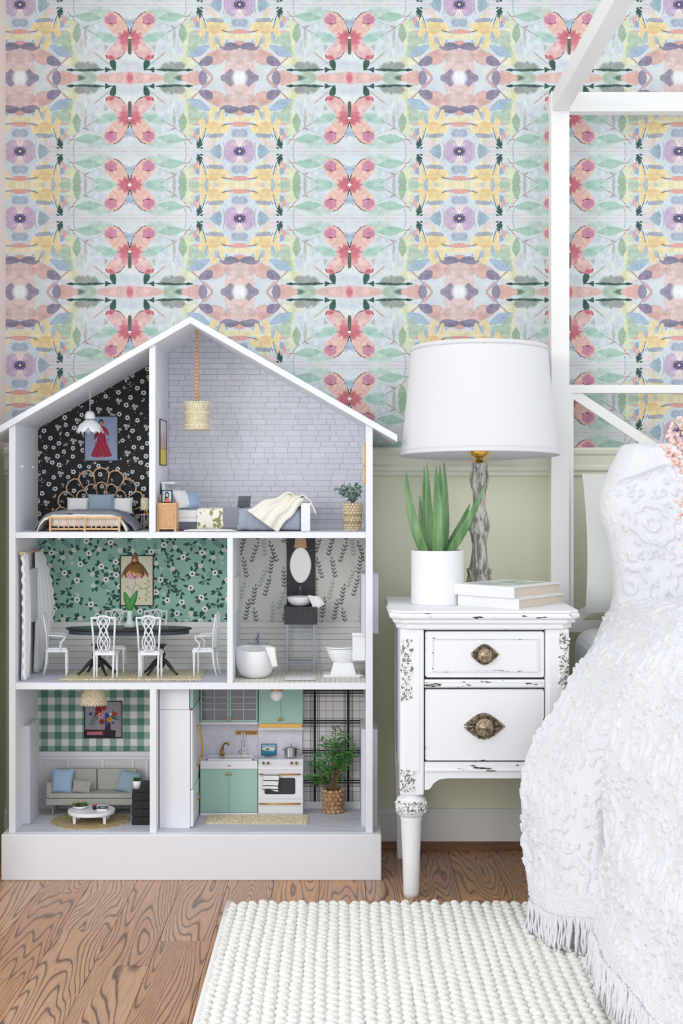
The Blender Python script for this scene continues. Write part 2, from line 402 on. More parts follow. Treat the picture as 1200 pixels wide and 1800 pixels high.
    A.ell((235,628), 58, 54, (214,132,166), .95, 4, 0, 18); A.line([(178,600),(205,582),(248,588)], 8, (120,60,90), .9, 2)
    A.line([(100,296),(124,262),(150,240),(210,222)], 7, (64,44,54), .95, 1.5); A.line([(54,500),(70,560),(100,620),(160,686),(200,700)], 7, (84,50,60), .9, 1.5); A.line([(272,236),(286,272)], 8, (150,40,60), .9, 2)
    A.line([(46,290),(46,430)], 34, (92,96,84), 1, 3); A.ell((46,444), 16, 12, (250,240,240), 1, 2)
    A.line([(46,480),(62,545)], 7, (60,66,72), 1, 2); A.ell((60,585), 32, 40, (152,178,202), .8, 8)
    A.a += (A.n2-0.5)[..., None]*7
    dom = A.a
    half = np.concatenate([dom, dom[::-1][:236], dom[-236:], dom[::-1]], 0)
    full = np.concatenate([half, half[:, ::-1]], 1)
    g = full.mean(2, keepdims=True); full = g+(full-g)*.84
    h_, w_ = full.shape[:2]; hz = fieldnoise(h_, w_, 5, 41)-.5; v_ = fieldnoise(h_, w_, 60, 43)-.5
    return (full*.92+np.array((206,218,214.))*.08)*.965+(hz*9+v_*14)[..., None]

def black_floral():
    A = Art(700, 760, (48,50,51), 1, wrap=True); r = random.Random(4); A.a += (A.n2-.5)[..., None]*14
    spots = []
    for _ in range(900):
        x, y = r.random()*700, r.random()*760
        if all(min(abs(x-a), 700-abs(x-a))**2+min(abs(y-b), 760-abs(y-b))**2 > 54**2 for a, b in spots): spots.append((x, y))
    for (x, y) in spots:
        k = r.random()
        def fl(cx, cy, s):
            for q in range(5): a = q*1.257+r.random()*.4; A.ell((cx+s*.6*math.cos(a), cy+s*.6*math.sin(a)), s*.5, s*.5, (226,226,224))
            A.ell((cx, cy), s*.38, s*.38, (44,46,47))
        if k < .5: fl(x, y, 15+r.random()*4)
        elif k < .75: fl(x, y, 13); fl(x+24, y+4, 10); fl(x+8, y+24, 10)
        else:
            for q in range(9): a = r.random()*6.28; A.ell((x+r.random()*20*math.cos(a), y+20*math.sin(a)*r.random()), 3.5, 3.5, (226,226,224))
    for _ in range(80): A.ell((r.random()*700, r.random()*760), 3.5, 3.5, (200,202,200))
    return A.a
def green_floral():
    A = Art(900, 640, (148,188,174), 1, wrap=True); r = random.Random(9)
    for _ in range(26):
        x, y = r.random()*900, r.random()*640; an = r.random()*6.28
        for k in range(9):
            px, py = x+math.cos(an)*k*9, y+math.sin(an)*k*9
            for sg in (-1, 1): b = an+sg*.8; A.leaf((px,py),(px+math.cos(b)*(26-k*1.6),py+math.sin(b)*(26-k*1.6)), 5, (92,136,128))
    for _ in range(60):
        x, y = r.random()*900, r.random()*640; A.ell((x,y), 6+r.random()*4, 6, (196,216,204)); A.ell((x+14,y+6), 6, 6, (196,216,204)); A.ell((x+5,y+15), 5, 5, (206,222,212))
    spots = []
    for _ in range(1500):
        x, y = r.random()*900, r.random()*640
        if all(min(abs(x-a), 900-abs(x-a))**2+min(abs(y-b), 640-abs(y-b))**2 > 66**2 for a, b in spots): spots.append((x, y))
    for i, (x, y) in enumerate(spots):
        dk = (54,86,80)
        for k in range(5):
            a = r.random()*6.28; L_ = 36+r.random()*14
            A.line([(x,y),(x+math.cos(a)*L_*.6,y+math.sin(a)*L_*.6)], 2, dk); A.leaf((x+math.cos(a)*12,y+math.sin(a)*12),(x+math.cos(a)*L_,y+math.sin(a)*L_), 15, dk)
        if i % 2 == 0:
            for q in range(6): a = q*1.05; A.ell((x+10*math.cos(a), y+10*math.sin(a)), 9, 8, (236,234,226))
            A.ell((x,y), 6, 6, (48,52,60))
        elif i % 4 == 1:
            for q in range(5): a = q*1.257; A.ell((x+8*math.cos(a), y+8*math.sin(a)), 8, 7, (220,226,206))
            A.ell((x,y), 3, 3, (150,160,130))
        else:
            for q in range(6): A.ell((x+r.uniform(-22,22), y+r.uniform(-22,22)), 5, 5, dk)
    return A.a
def leaf_paper():
    A = Art(620, 620, (222,223,216), 1, wrap=True); r = random.Random(5)
    for gy in range(4):
        for gx in range(7):
            x = gx*88.6+r.uniform(-8,8)+(gy%2)*44; y = gy*155+145+r.uniform(-22,22)+(gx%2)*60; tilt = r.uniform(-.42,.42)
            c = [(72,80,80),(84,90,88),(166,172,158)][(gx+gy) % 3]; n = 5
            for k in range(n):
                px, py = x+math.sin(tilt)*k*25, y-k*25; A.line([(px,py),(px+math.sin(tilt)*25,py-25)], 2.0, c)
                for sg in (-1, 1):
                    q = r.uniform(.85, 1.1); A.leaf((px,py),(px+(sg*19+math.sin(tilt)*16)*q,py-23*q), 8.5, tuple(v+r.randint(-10,22) for v in c))
            A.leaf((x+math.sin(tilt)*n*25,y-n*25),(x+math.sin(tilt)*(n+1)*25,y-(n+1)*25), 8, c)
    for _ in range(70): A.ell((r.random()*620, r.random()*620), 2.2, 2.2, (150,156,150))
    return A.a
def gingham():
    A = np.zeros((160,160,3)); A[:] = (232,232,228); g = np.array((86,134,118.)); 
    m = np.zeros((160,160)); m[:, :80] += .5; m[:80, :] += .5
    n = fieldnoise(160,160,6,2)[..., None]
    m = m[..., None]*1.06*(.92+.16*n); m = np.clip(m, 0, .97)
    return A*(1-m)+g*m
def plaid():
    A = np.zeros((480,480,3)); A[:] = (226,222,222); A += (fieldnoise(480,480,8,2)-.5)[..., None]*8
    k = np.zeros((480,480))
    for p, w_, a in ((222,36,.95),(196,9,.8),(174,9,.8),(276,9,.8),(300,9,.8),(400,6,.45),(20,7,.5)): k[:, p:p+w_] = np.maximum(k[:, p:p+w_], a)
    for p, w_, a in ((214,26,.95),(254,22,.95),(186,9,.8),(296,9,.8),(320,9,.7),(60,7,.45),(400,8,.45)): k[p:p+w_, :] = np.maximum(k[p:p+w_, :], a)
    return A*(1-k[..., None])+np.array((38,36,40.))*k[..., None]
def art_woman():
    A = Art(240, 320, (156,168,196), 1); A.a += (A.n2-.5)[..., None]*12
    A.ell((120,40), 17, 20, (40,34,38)); A.ell((120,46), 11, 14, (196,150,128)); A.leaf((104,70),(70,170),30,(120,44,62)); A.leaf((138,70),(176,140),26,(160,60,78))
    A.poly([(100,72),(140,72),(150,130),(160,190),(184,250),(190,290),(54,292),(62,240),(88,180),(96,120)], (168,50,76), 1, 1.5, True)
    for k in range(26): A.line([(70+k*4.3,150+(k*37)%120),(78+k*4,170+(k*37)%120)], 5, (128,32,58) if k % 2 else (196,80,100), .8, 2)
    A.line([(112,290),(110,312)], 7, (200,150,140)); A.line([(132,290),(134,312)], 7, (200,150,140))
    return A.a
def art_botanic():
    A = Art(240, 360, (222,218,192), 1); A.a += (A.n2-.5)[..., None]*10
    A.poly([(40,150),(90,120),(150,130),(190,110),(180,150),(120,165),(70,168)], (226,170,190), 1, 2, True, 10); A.poly([(100,90),(150,70),(170,110),(120,125)], (214,150,176), 1, 2)
    for a in ([(60,340),(90,260),(110,200),(100,160)],[(110,200),(160,240),(200,230)],[(90,260),(50,230)],[(190,330),(200,240),(214,180)]): A.line(a, 3, (140,110,90))
    for (x, y) in ((150,238),(206,180),(50,228),(140,310),(96,306)): A.ell((x,y), 11, 8, (190,160,130)); 
    for k in range(7): A.leaf((200,330-k*20),(225 if k % 2 else 176,318-k*20), 8, (150,160,120))
    return A.a
def art_flowers():
    A = Art(320, 320, (150,148,160), 1); A.a += (A.n2-.5)[..., None]*14
    A.poly([(0,250),(270,258),(266,320),(0,320)], (52,42,48), 1, 1, False); A.poly([(20,272),(150,268),(160,300),(14,300)], (196,112,120), 1, 1, False)
    A.poly([(180,190),(222,190),(226,240),(236,300),(160,300),(176,240)], (58,44,56), 1, 1, True); A.poly([(176,110),(210,110),(206,200),(180,200)], (70,88,150), 1, 1)
    for k in range(8): A.leaf((60+k*9,200-k*16),(30+k*9,204-k*16), 11, (66,104,70)); A.leaf((60+k*9,200-k*16),(78+k*10,216-k*16), 11, (66,104,70))
    for k in range(5): A.leaf((230,150),(250+k*16,60+k*26), 12, (60,110,90))
    for (x,y,r_,c) in ((120,70,30,(150,44,50)),(138,124,26,(236,150,170)),(168,56,22,(176,70,60)),(150,180,24,(160,60,60)),(214,160,22,(232,160,40)),(262,110,20,(206,60,60)),(200,130,14,(60,80,170)),(50,110,14,(60,80,140)),(246,190,13,(80,110,170)),(100,106,16,(170,60,56)),(224,112,12,(240,240,236))):
        A.ell((x,y), r_, r_, c, 1, 2, 0, 40); A.ell((x,y), r_*.35, r_*.35, tuple(v*.6 for v in c))
    return A.a
def art_stripes():
    A = Art(120, 320, (226,222,226), 1)
    A.poly([(0,190),(120,200),(120,320),(0,320)], (232,210,96), 1, 3, False)
    for k in range(14): A.line([(10+k*8,60+(k*53)%90),(8+k*8,210)], 5, ((206,110,140),(150,90,120),(220,160,150))[k % 3], .8, 3)
    return A.a
def art_portrait():
    A = Art(160, 160, (178,212,220), 1); A.poly([(40,160),(50,100),(80,90),(112,100),(124,160)], (214,120,112)); A.ell((80,62), 32, 40, (40,32,30)); A.poly([(50,60),(52,120),(66,120),(62,60)], (40,32,30)); A.ell((80,64), 19, 25, (222,176,150)); A.line([(72,76),(80,80),(88,76)], 3, (170,70,70))
    return A.a
def art_sea():
    A = Art(200, 150, (150,190,214), 1); A.poly([(0,70),(200,60),(200,150),(0,150)], (46,128,168), 1, 1, False); A.poly([(10,80),(60,40),(150,44),(196,70),(150,92)], (230,226,214)); A.line([(20,108),(180,100)], 6, (120,190,206)); A.line([(40,128),(150,124)], 5, (26,96,140)); A.poly([(60,60),(100,52),(110,80),(70,84)], (120,130,110))
    return A.a
def marble():
    A = np.zeros((200,400,3)); A[:] = (226,224,234); n = fieldnoise(200,400,60,8)+.35*fieldnoise(200,400,14,9)
    v = np.exp(-((n-.68)/.012)**2)*.35; A -= v[..., None]*np.array((70,70,60.)); A += (fieldnoise(200,400,50,4)-.5)[..., None]*14
    return A

# ------------------------------------------------------------------ shared materials
WHITE = mat('painted_white', (238,239,241), .45)
WALLG = mat('sage_paint', (236,238,212), .7, bump=('noise', 220, .15, .002))
TRIMW = mat('cream_trim_paint', (240,238,222), .5)
DHW = mat('dollhouse_paint', (232,234,240), .5, bump=('noise', 90, .12, .002, (1,1,4)))
NSW = mat('chalk_paint', (241,242,244), .5)
WORN = mat('worn_paint', (241,242,244), .6, var=((70,62,58), 70, .635, .66, (.4,1,1.6)), bump=('noise', 60, .2, .002))
CREASE = mat('dark_old_wood', (74,68,64), .8)
GOLD = mat('brushed_gold', (222,176,96), .3, 1.0)
BRASS = mat('aged_brass', (170,128,70), .35, .9)
PINE = mat('pale_pine', (226,186,140), .6, var=((206,160,112), 30, .35, .7, (1,1,.2)))
RATTAN = mat('rattan', (216,178,142), .55)
BLACK = mat('matt_black', (32,32,34), .6)
MINT = mat('mint_cabinet_paint', (164,200,188), .45)
PLW = mat('glossy_white_plastic', (238,239,243), .25)
CER = mat('white_ceramic', (242,243,245), .12, coat=.3)
CHROME = mat('chrome', (200,202,206), .15, 1.0)
STEEL = mat('steel_grey_paint', (150,158,168), .35, .6)
GREYF = mat('sofa_linen', (182,182,174), .95, bump=('noise', 900, .5, .001))
KNIT = mat('grey_knit', (138,142,152), .95, bump=('voronoi', 260, .8, .003))
CREAMC = mat('cream_cloth', (238,232,220), .95, bump=('noise', 500, .3, .001))
WHITEC = mat('white_cloth', (240,240,240), .95, bump=('noise', 400, .3, .001))
BLUEC = mat('pale_blue_cloth', (164,190,216), .95, bump=('noise', 700, .4, .001))
DUSTB = mat('dusty_blue_cloth', (150,170,186), .95, bump=('noise', 700, .4, .001))
WOVEN = mat('woven_straw', (246,234,200), .85, var=((196,168,112), 330, .55, .68), bump=('voronoi', 300, .9, .004))
JUTE = mat('jute', (202,182,140), .9, var=((166,142,98), 300, .45, .6), bump=('voronoi', 260, .9, .003))
LEAFG = mat('deep_green_leaf', (52,108,56), .5, var=((84,146,74), 60, .4, .6))
EUC = mat('eucalyptus_leaf', (110,138,124), .6, var=((138,160,150), 80, .4, .6))
BROWN = mat('brown_stem', (120,92,66), .7)
GREYW = mat('greywashed_boards', (212,213,222), .55, var=((180,180,190), 26, .42, .75, (.25,6,6)), bump=('noise', 60, .2, .001, (.2,5,5)))
SHIP = mat('shiplap_paint', (224,224,222), .5, bump=('noise', 60, .1, .001, (.2,1,6)))
GLASS = mat('clear_glass', (244,248,248), .03, trans=1.0)

# ------------------------------------------------------------------ the room
DW = 3.972
WALLP = mat_img('butterfly_paper', wallpaper_art(), .8)
zr = Z(787, DW)
per_x, per_z = 386*DW/F, 376*DW/F
wb = thing('wall_back', 'wall papered with mirrored watercolour butterflies, lemon flowers and leaves above sage wainscot', None, (0, DW, 0)); wb['kind'] = 'structure'
BX(X(10, DW), DW, zr, 1.9, DW+.03, 2.7).build('wallpaper', WALLP, wb, uv=('x', X(228, DW), Z(137+376, DW), per_x, per_z))
BX(X(10, DW)-.004, DW+.002, 0, 1.9, DW+.03, zr).build('painted_wainscot', WALLG, wb)
wl = thing('wall_left', 'plain side wall, blush above and sage below, meeting the papered wall', None, (X(10, DW), DW, 0)); wl['kind'] = 'structure'
BX(X(10, DW)-.04, 3.45, zr, X(10, DW), DW+.03, 2.7).build('upper_paint', mat('blush_paint', (236,222,216), .8), wl); BX(X(10, DW)-.04, 3.45, 0, X(10, DW), DW+.03, zr).build('lower_paint', WALLG, wl)
ceil = BX(X(10, DW)-.04, 3.45, 2.7, 1.9, DW+.03, 2.74).build('ceiling', WHITE); tag(ceil, 'plain white ceiling above the papered wall', kind='structure')
# chair rail: stepped moulding
def rail_poly(z0):   # (y, z) profile
    return [(DW+.002,z0),(DW-.020,z0),(DW-.022,z0-.006),(DW-.020,z0-.016),(DW-.013,z0-.022),(DW-.011,z0-.045),(DW-.016,z0-.052),(DW-.016,z0-.060),(DW-.009,z0-.066),(DW-.009,z0-.074),(DW+.002,z0-.078)]
t = B().prism(rail_poly(zr), X(10, DW), 1.9, 'x').build('trim_1', TRIMW); tag(t, 'cream chair rail moulding under the butterfly wallpaper', kind='structure')
zb = Z(1420, DW)
t = B().prism([(DW+.002,0),(DW-.018,0),(DW-.018,zb-.012),(DW-.012,zb-.004),(DW-.010,zb),(DW+.002,zb)], X(10, DW), 1.9, 'x').build('baseboard_back', mat('white_baseboard_paint', (238,240,238), .45)); tag(t, 'white baseboard along the sage wainscot', kind='structure')
FLOORW = None
def wood_floor():
    m = bpy.data.materials.new('oak_boards'); m.use_nodes = True; nt = m.node_tree; n = nt.nodes; L = nt.links
    p = n['Principled BSDF']; p.inputs['Roughness'].default_value = .34; p.inputs['Specular IOR Level'].default_value = .5
    tc = n.new('ShaderNodeTexCoord'); oi = n.new('ShaderNodeObjectInfo')
    mul = n.new('ShaderNodeVectorMath'); mul.operation = 'MULTIPLY_ADD'; cb = n.new('ShaderNodeCombineXYZ')
    for i in range(3): L.new(oi.outputs['Random'], cb.inputs[i])
    L.new(cb.outputs[0], mul.inputs[0]); mul.inputs[1].default_value = (37, 91, 13); L.new(tc.outputs['Object'], mul.inputs[2])
    mp = n.new('ShaderNodeMapping'); mp.inputs['Scale'].default_value = (10, .8, 3); L.new(mul.outputs[0], mp.inputs[0])
    nz = n.new('ShaderNodeTexNoise'); nz.inputs['Scale'].default_value = 1.0; nz.inputs['Detail'].default_value = 1.6; nz.inputs['Roughness'].default_value = .42; L.new(mp.outputs[0], nz.inputs['Vector'])
    m1 = n.new('ShaderNodeMath'); m1.operation = 'MULTIPLY'; m1.inputs[1].default_value = 34; L.new(nz.outputs['Fac'], m1.inputs[0])
    fr = n.new('ShaderNodeMath'); fr.operation = 'FRACT'; L.new(m1.outputs[0], fr.inputs[0])
    cr = n.new('ShaderNodeValToRGB'); e = cr.color_ramp.elements
    e[0].position = 0.0; e[0].color = (1,1,1,1); e[1].position = 1.0; e[1].color = (.9,.9,.9,1)
    for pos, v in ((.55,.95),(.70,.3),(.78,0.0),(.84,.3),(.9,.9)): q = e.new(pos); q.color = (v,v,v,1)
    L.new(fr.outputs[0], cr.inputs[0])
    mp2 = n.new('ShaderNodeMapping'); mp2.inputs['Scale'].default_value = (260, 14, 30); L.new(mul.outputs[0], mp2.inputs[0])
    n2 = n.new('ShaderNodeTexNoise'); n2.inputs['Scale'].default_value = 1; n2.inputs['Detail'].default_value = 2; L.new(mp2.outputs[0], n2.inputs['Vector'])
    c2 = n.new('ShaderNodeValToRGB'); c2.color_ramp.elements[0].position = .35; c2.color_ramp.elements[1].position = .6; c2.color_ramp.elements[0].color = (.62,.62,.62,1); L.new(n2.outputs['Fac'], c2.inputs[0])
    hue = n.new('ShaderNodeValToRGB'); h = hue.color_ramp.elements; h[0].color = lin((204,162,130)); h[1].color = lin((212,156,102)); q = h.new(.5); q.color = lin((192,144,112)); L.new(oi.outputs['Random'], hue.inputs[0])
    mx = n.new('ShaderNodeMix'); mx.data_type = 'RGBA'; mx.inputs['A'].default_value = lin((104,80,68)); L.new(hue.outputs[0], mx.inputs['B']); L.new(cr.outputs[0], mx.inputs['Factor'])
    mm = n.new('ShaderNodeMix'); mm.data_type = 'RGBA'; mm.blend_type = 'MULTIPLY'; mm.inputs['Factor'].default_value = .55; L.new(mx.outputs['Result'], mm.inputs['A']); L.new(c2.outputs[0], mm.inputs['B'])
    L.new(mm.outputs['Result'], p.inputs['Base Color'])
    b = n.new('ShaderNodeBump'); b.inputs['Strength'].default_value = .25; b.inputs['Distance'].default_value = .001; L.new(cr.outputs[0], b.inputs['Height']); L.new(b.outputs[0], p.inputs['Normal'])
    return m
OAK = wood_floor()
fl = BX(-.95, 1.9, -.03, 1.9, DW+.03, -.0122).build('floor', CREASE); tag(fl, 'stained oak strip floor with bold dark grain', kind='structure')
PW = .112; lens = (1.15, .86, .62); protos = {}
def plank_mesh(L_):
    if L_ in protos: return protos[L_]
    b = BX(-PW/2+.0006, .0006, -.012, PW/2-.0006, L_-.0006, 0)
    me = bpy.data.meshes.new('plank'); me.from_pydata(b.v, [], b.f); me.materials.append(OAK); me.update(); protos[L_] = me; return me
ix = 0
x = -.95+PW/2
while x < 1.9-PW/2:
    y = DW+.02
    y += R.random()*.5
    while y > 2.45:
        L_ = R.choice(lens); top = y; y -= L_
        
        if y >= DW: continue
        o = bpy.data.objects.new('plank', plank_mesh(L_)); COL.objects.link(o); o.parent = fl
        o.location = Vector((x, y, 0)) - OFF[fl.name]
        if top > DW+.02: o.scale = (1, (DW+.02-y)/L_, 1)
    x += PW
sh = B().prism([(DW-.018,0),(DW-.034,0),(DW-.034,.008),(DW-.028,.017),(DW-.018,.021)], X(10, DW), 1.9, 'x').build('trim_2', mat('stained_shoe_moulding', (134,96,72), .5, var=((96,66,48), 40, .4, .7, (.1,1,1)))); tag(sh, 'brown stained quarter-round moulding at the floor', kind='structure')

# ------------------------------------------------------------------ the dollhouse
DF, DB = 3.657, 3.93; S = DF/F
XL0, XL1, XR0, XR1 = -.822, -.806, .0605, .0774
XC = (XL0+XR1)/2; ZP = Z(557, DF)
Z2a, Z2b = Z(936, DF), Z(946, DF); Z1a, Z1b = Z(1201, DF), Z(1212, DF); ZB = Z(1467, 3.639)
dh = thing('dollhouse', 'tall white three-storey dollhouse with open front and pitched roof against the wall', 'dollhouse', (XC, 3.79, 0))
def zroof(x, off=0): return ZP - off - .573*abs(x-XC)
base = BX(X(2,3.639), 3.639, 0, X(670,3.639), 3.937, ZB).build('base_plinth', DHW, dh, bevel=.0025)
zs = zroof(XL0, .018)
B().prism([(XL0,ZB),(XL1,ZB),(XL1,zroof(XL1,.0172)),(XL0,zroof(XL0,.0172))], DF, DB+.006).build('side_panel', DHW, dh, bevel=.0012)
B().prism([(XR0,ZB),(XR1,ZB),(XR1,zroof(XR1,.0172)),(XR0,zroof(XR0,.0172))], DF, DB+.006).build('side_panel', DHW, dh, bevel=.0012)
BX(XL1, DF, Z2b, XR0, DB, Z2a).build('shelf_floor', DHW, dh, bevel=.001)
BX(XL1, DF, Z1b, XR0, DB, Z1a).build('shelf_floor', DHW, dh, bevel=.001)
xa0, xa1 = X(262,DF), X(273,DF)
B().prism([(xa0,Z2a),(xa1,Z2a),(xa1,zroof(xa1,.0172)),(xa0,zroof(xa0,.0172))], DF, DB).build('partition', DHW, dh, bevel=.001)
xb0, xb1 = X(399,DF), X(409,DF); BX(xb0, DF, Z1a, xb1, DB, Z2b).build('partition', DHW, dh, bevel=.001)
xc0, xc1 = X(263,DF), X(274.5,DF); BX(xc0, DF, ZB, xc1, DB, Z1b).build('partition', DHW, dh, bevel=.001)
xl, xr = X(-24,3.648), X(698,3.648)
B().prism([(xl,zroof(xl)),(XC,ZP),(XC,ZP-.0172),(xl,zroof(xl)-.0172)], 3.646, 3.948).build('roof_panel', DHW, dh, bevel=.001)
B().prism([(xr,zroof(xr)),(XC,ZP),(XC,ZP-.0172),(xr,zroof(xr)-.0172)], 3.646, 3.948).build('roof_panel', DHW, dh, bevel=.001)
# back walls
def back(name, m, x0, x1, z0, z1, uv=None, poly=None):
    return (B().prism(poly, DB, DB+.006) if poly else BX(x0, DB, z0, x1, DB+.006, z1)).build(name, m, dh, uv=uv)
bw = mat_img('black_flower_paper', black_floral(), .8)
o = back('papered_back_wall', bw, 0, 0, 0, 0, uv=('x', XL1, Z2a, .235, .255), poly=[(XL1,Z2a),(xa0,Z2a),(xa0,zroof(xa0,.016)),(XL1,zroof(XL1,.016))]); o['label'] = 'black wall paper with small white flowers'
BRICKW = mat('white_brick', (226,228,236), .8, bump=('noise', 160, .35, .002)); MORT = mat('brick_joint', (200,202,213), .9)
bkw = back('brick_back_wall', MORT, 0, 0, 0, 0, poly=[(xa1,Z2a),(XR0,Z2a),(XR0,zroof(XR0,.016)),(XC,zroof(XC,.016)),(xa1,zroof(xa1,.016))])
bkw['label'] = 'whitewashed brick wall'
bh, bwid = .0148, .0378
row = 0; z = Z2a+.012; rest = B(); nb = 0; bmesh_ = {}; cut = []
cands = []
while z < ZP:
    xx = xa1+.001 - (row % 2)*bwid*.5 - R.random()*.004
    while xx < XR0:
        L_ = bwid*R.choice((1,1,1,.62,1.25)); a, b_ = max(xx, xa1+.0005), min(xx+L_-.0014, XR0-.0005)
        if b_-a > .006 and z+bh < min(zroof(a,.017), zroof(b_,.017)): cands.append((a, b_, z, z+bh-.0014))
        elif b_-a > .004: cut.append((a, b_, z, z+bh-.0014))
        xx += L_
    z += bh; row += 1
R.shuffle(cands)
for i, (a, b_, z0, z1) in enumerate(cands):
    dep = R.choice((.0009,.0012,.0015,.0018))
    if i < 296:
        key = dep
        if key not in bmesh_:
            q = BX(0, -dep, 0, 1, 0, 1); me = bpy.data.meshes.new('brick'); me.from_pydata(q.v, [], q.f); me.materials.append(BRICKW); me.update(); bmesh_[key] = me
        o = bpy.data.objects.new('brick', bmesh_[key]); COL.objects.link(o); o.parent = bkw; o.location = Vector((a, DB, z0))-OFF[bkw.name]; o.scale = (b_-a, 1, z1-z0)
    else: rest.box(a, DB-dep, z0, b_, DB, z1)
for (a, b_, z0, z1) in cut:
    xs = sorted(set([a, b_]+([XC] if a < XC < b_ else [])+[a+(b_-a)*k/8 for k in range(9)])); topz = [min(z1, zroof(q, .0165)) for q in xs]
    pts = [(q, t) for q, t in zip(xs, topz) if t > z0+.0005]
    if len(pts) > 1: rest.prism([(pts[0][0], z0)]+pts+[(pts[-1][0], z0)], DB-.0012, DB)
if rest.v: o = rest.build('brickwork', BRICKW, bkw); o['kind'] = 'stuff'
def skirting(x0, x1, z0, h=.0135): BX(x0, DB-.003, z0, x1, DB, z0+h).build('skirting', DHW, dh, bevel=.0005)
skirting(xa1, XR0, Z2a)
zw = Z(1093, DB)
gf = mat_img('green_floral_paper', green_floral(), .8); back('papered_back_wall', gf, XL1, xb0, Z1a, Z2b, uv=('x', X(68,DB), zw, .40, .285))['label'] = 'green wall paper with white anemones'
lp = mat_img('leaf_sprig_paper', leaf_paper(), .8); back('papered_back_wall', lp, xb1, XR0, Z1a, Z2b, uv=('x', X(421,DB), zw, .235, .235))['label'] = 'off-white wall paper with grey leaf sprigs'
gg = mat_img('gingham_paper', gingham(), .8); back('papered_back_wall', gg, XL1, xc0, ZB, Z1b, uv=('x', X(72,DB), Z(1320,DB)+.0137, .0365, .0365))['label'] = 'green and white gingham wall paper'
pl = mat_img('plaid_paper', plaid(), .8); back('papered_back_wall', pl, xc1, XR0, ZB, Z1b, uv=('x', X(553,DB)-.0445, Z(1268,DB)-.040, .089, .0795))['label'] = 'black and white plaid wall paper'
skirting(xc1, XR0, ZB, Z(1409,DB)-ZB)
def planks(x0, x1, z0, z1, n):
    h = (z1-z0)/n
    for i in range(n): BX(x0, DB-.004, z0+i*h+.0009, x1, DB, z0+(i+1)*h).build('plank', SHIP, dh, bevel=.0004, seg=1)
    BX(x0, DB-.0022, z0, x1, DB, z1).build('plank_backing', mat('shiplap_gap', (150,150,150), .8), dh)
planks(XL1, xb0, Z1a, zw, 8); planks(xb1, XR0, Z1a, zw, 8)
# greywashed dollhouse floors
def boards(x0, x1, z, n, m=GREYW, along='x'):
    if along == 'x':
        d = (DB-.004-DF-.004)/n
        for i in range(n): BX(x0, DF+.004+i*d+.0004, z, x1, DF+.004+(i+1)*d-.0004, z+.0014).build('floor_board', m, dh)
    else:
        d = (x1-x0)/n
        for i in range(n): BX(x0+i*d+.0006, DF+.003, z, x0+(i+1)*d-.0006, DB-.004, z+.0014).build('floor_board', m, dh)
boards(XL1, xa0, Z2a, 7); boards(xa1, XR0, Z2a, 7); boards(XL1, xb0, Z1a, 8)
boards(xb1, XR0, Z1a, 26, mat('cream_floor_slat', (226,222,210), .6), 'y')
boards(XL1, xc0, ZB, 9); boards(xc1, XR0, ZB, 9)
FT = .0014
# panelled wainscot of the living room
zc = Z(1320, DB)
BX(XL1, DB-.003, ZB, xc0, DB, zc).build('wainscot_panel', mat('wainscot_paint', (222,220,222), .5), dh)
BX(XL1, DB-.011, zc-.012, xc0, DB, zc).build('wainscot_rail', DHW, dh, bevel=.001)
for px in (72, 120, 181, 234, 258): BX(X(px,DB)-.0035, DB-.006, ZB, X(px,DB)+.0035, DB, zc-.012).build('wainscot_stile', DHW, dh, bevel=.0006)
BX(XL1, DB-.0068, zc-.022, xc0, DB, zc-.0122).build('wainscot_stile', DHW, dh, bevel=.0006)
# window boxes pushed through the side panels
WB = mat('window_box_paint', (214,216,224), .5); WP = mat('window_pane_grey', (176,178,186), .3)
def winbox(xi, xo, y0, y1, z0, z1, pane_in):
    o = BX(xi, y0, z0, xo, y1, z1).build('window_box', WB, dh, bevel=.0015)
    xs = xi if pane_in else xo
    BX(xs-.0008, y0+.012, z0+.012, xs+.0008, y1-.012, z1-.012).build('window_pane', WP, o)
winbox(XR0-.0105, .093, 3.73, 3.905, Z(1105,3.86), Z(1004,3.86), True)
winbox(XR0-.0105, .0905, 3.72, 3.905, Z(1452,3.74), Z(1281,3.73), True)
winbox(XL1+.018, XL0-.006, 3.742, 3.86, ZB+.002, Z(1276,3.742), False)
winbox(XL1+.016, XL0-.006, 3.765, 3.875, Z(1093,3.8), Z(1000,3.8), False)
# small screw hooks on the attic side wall
for dy in (.07, .2): B().ell((XL1+.002, DF+dy, 1.02), .004, 8, 5).build('screw_cap', PLW, dh, smooth=True)

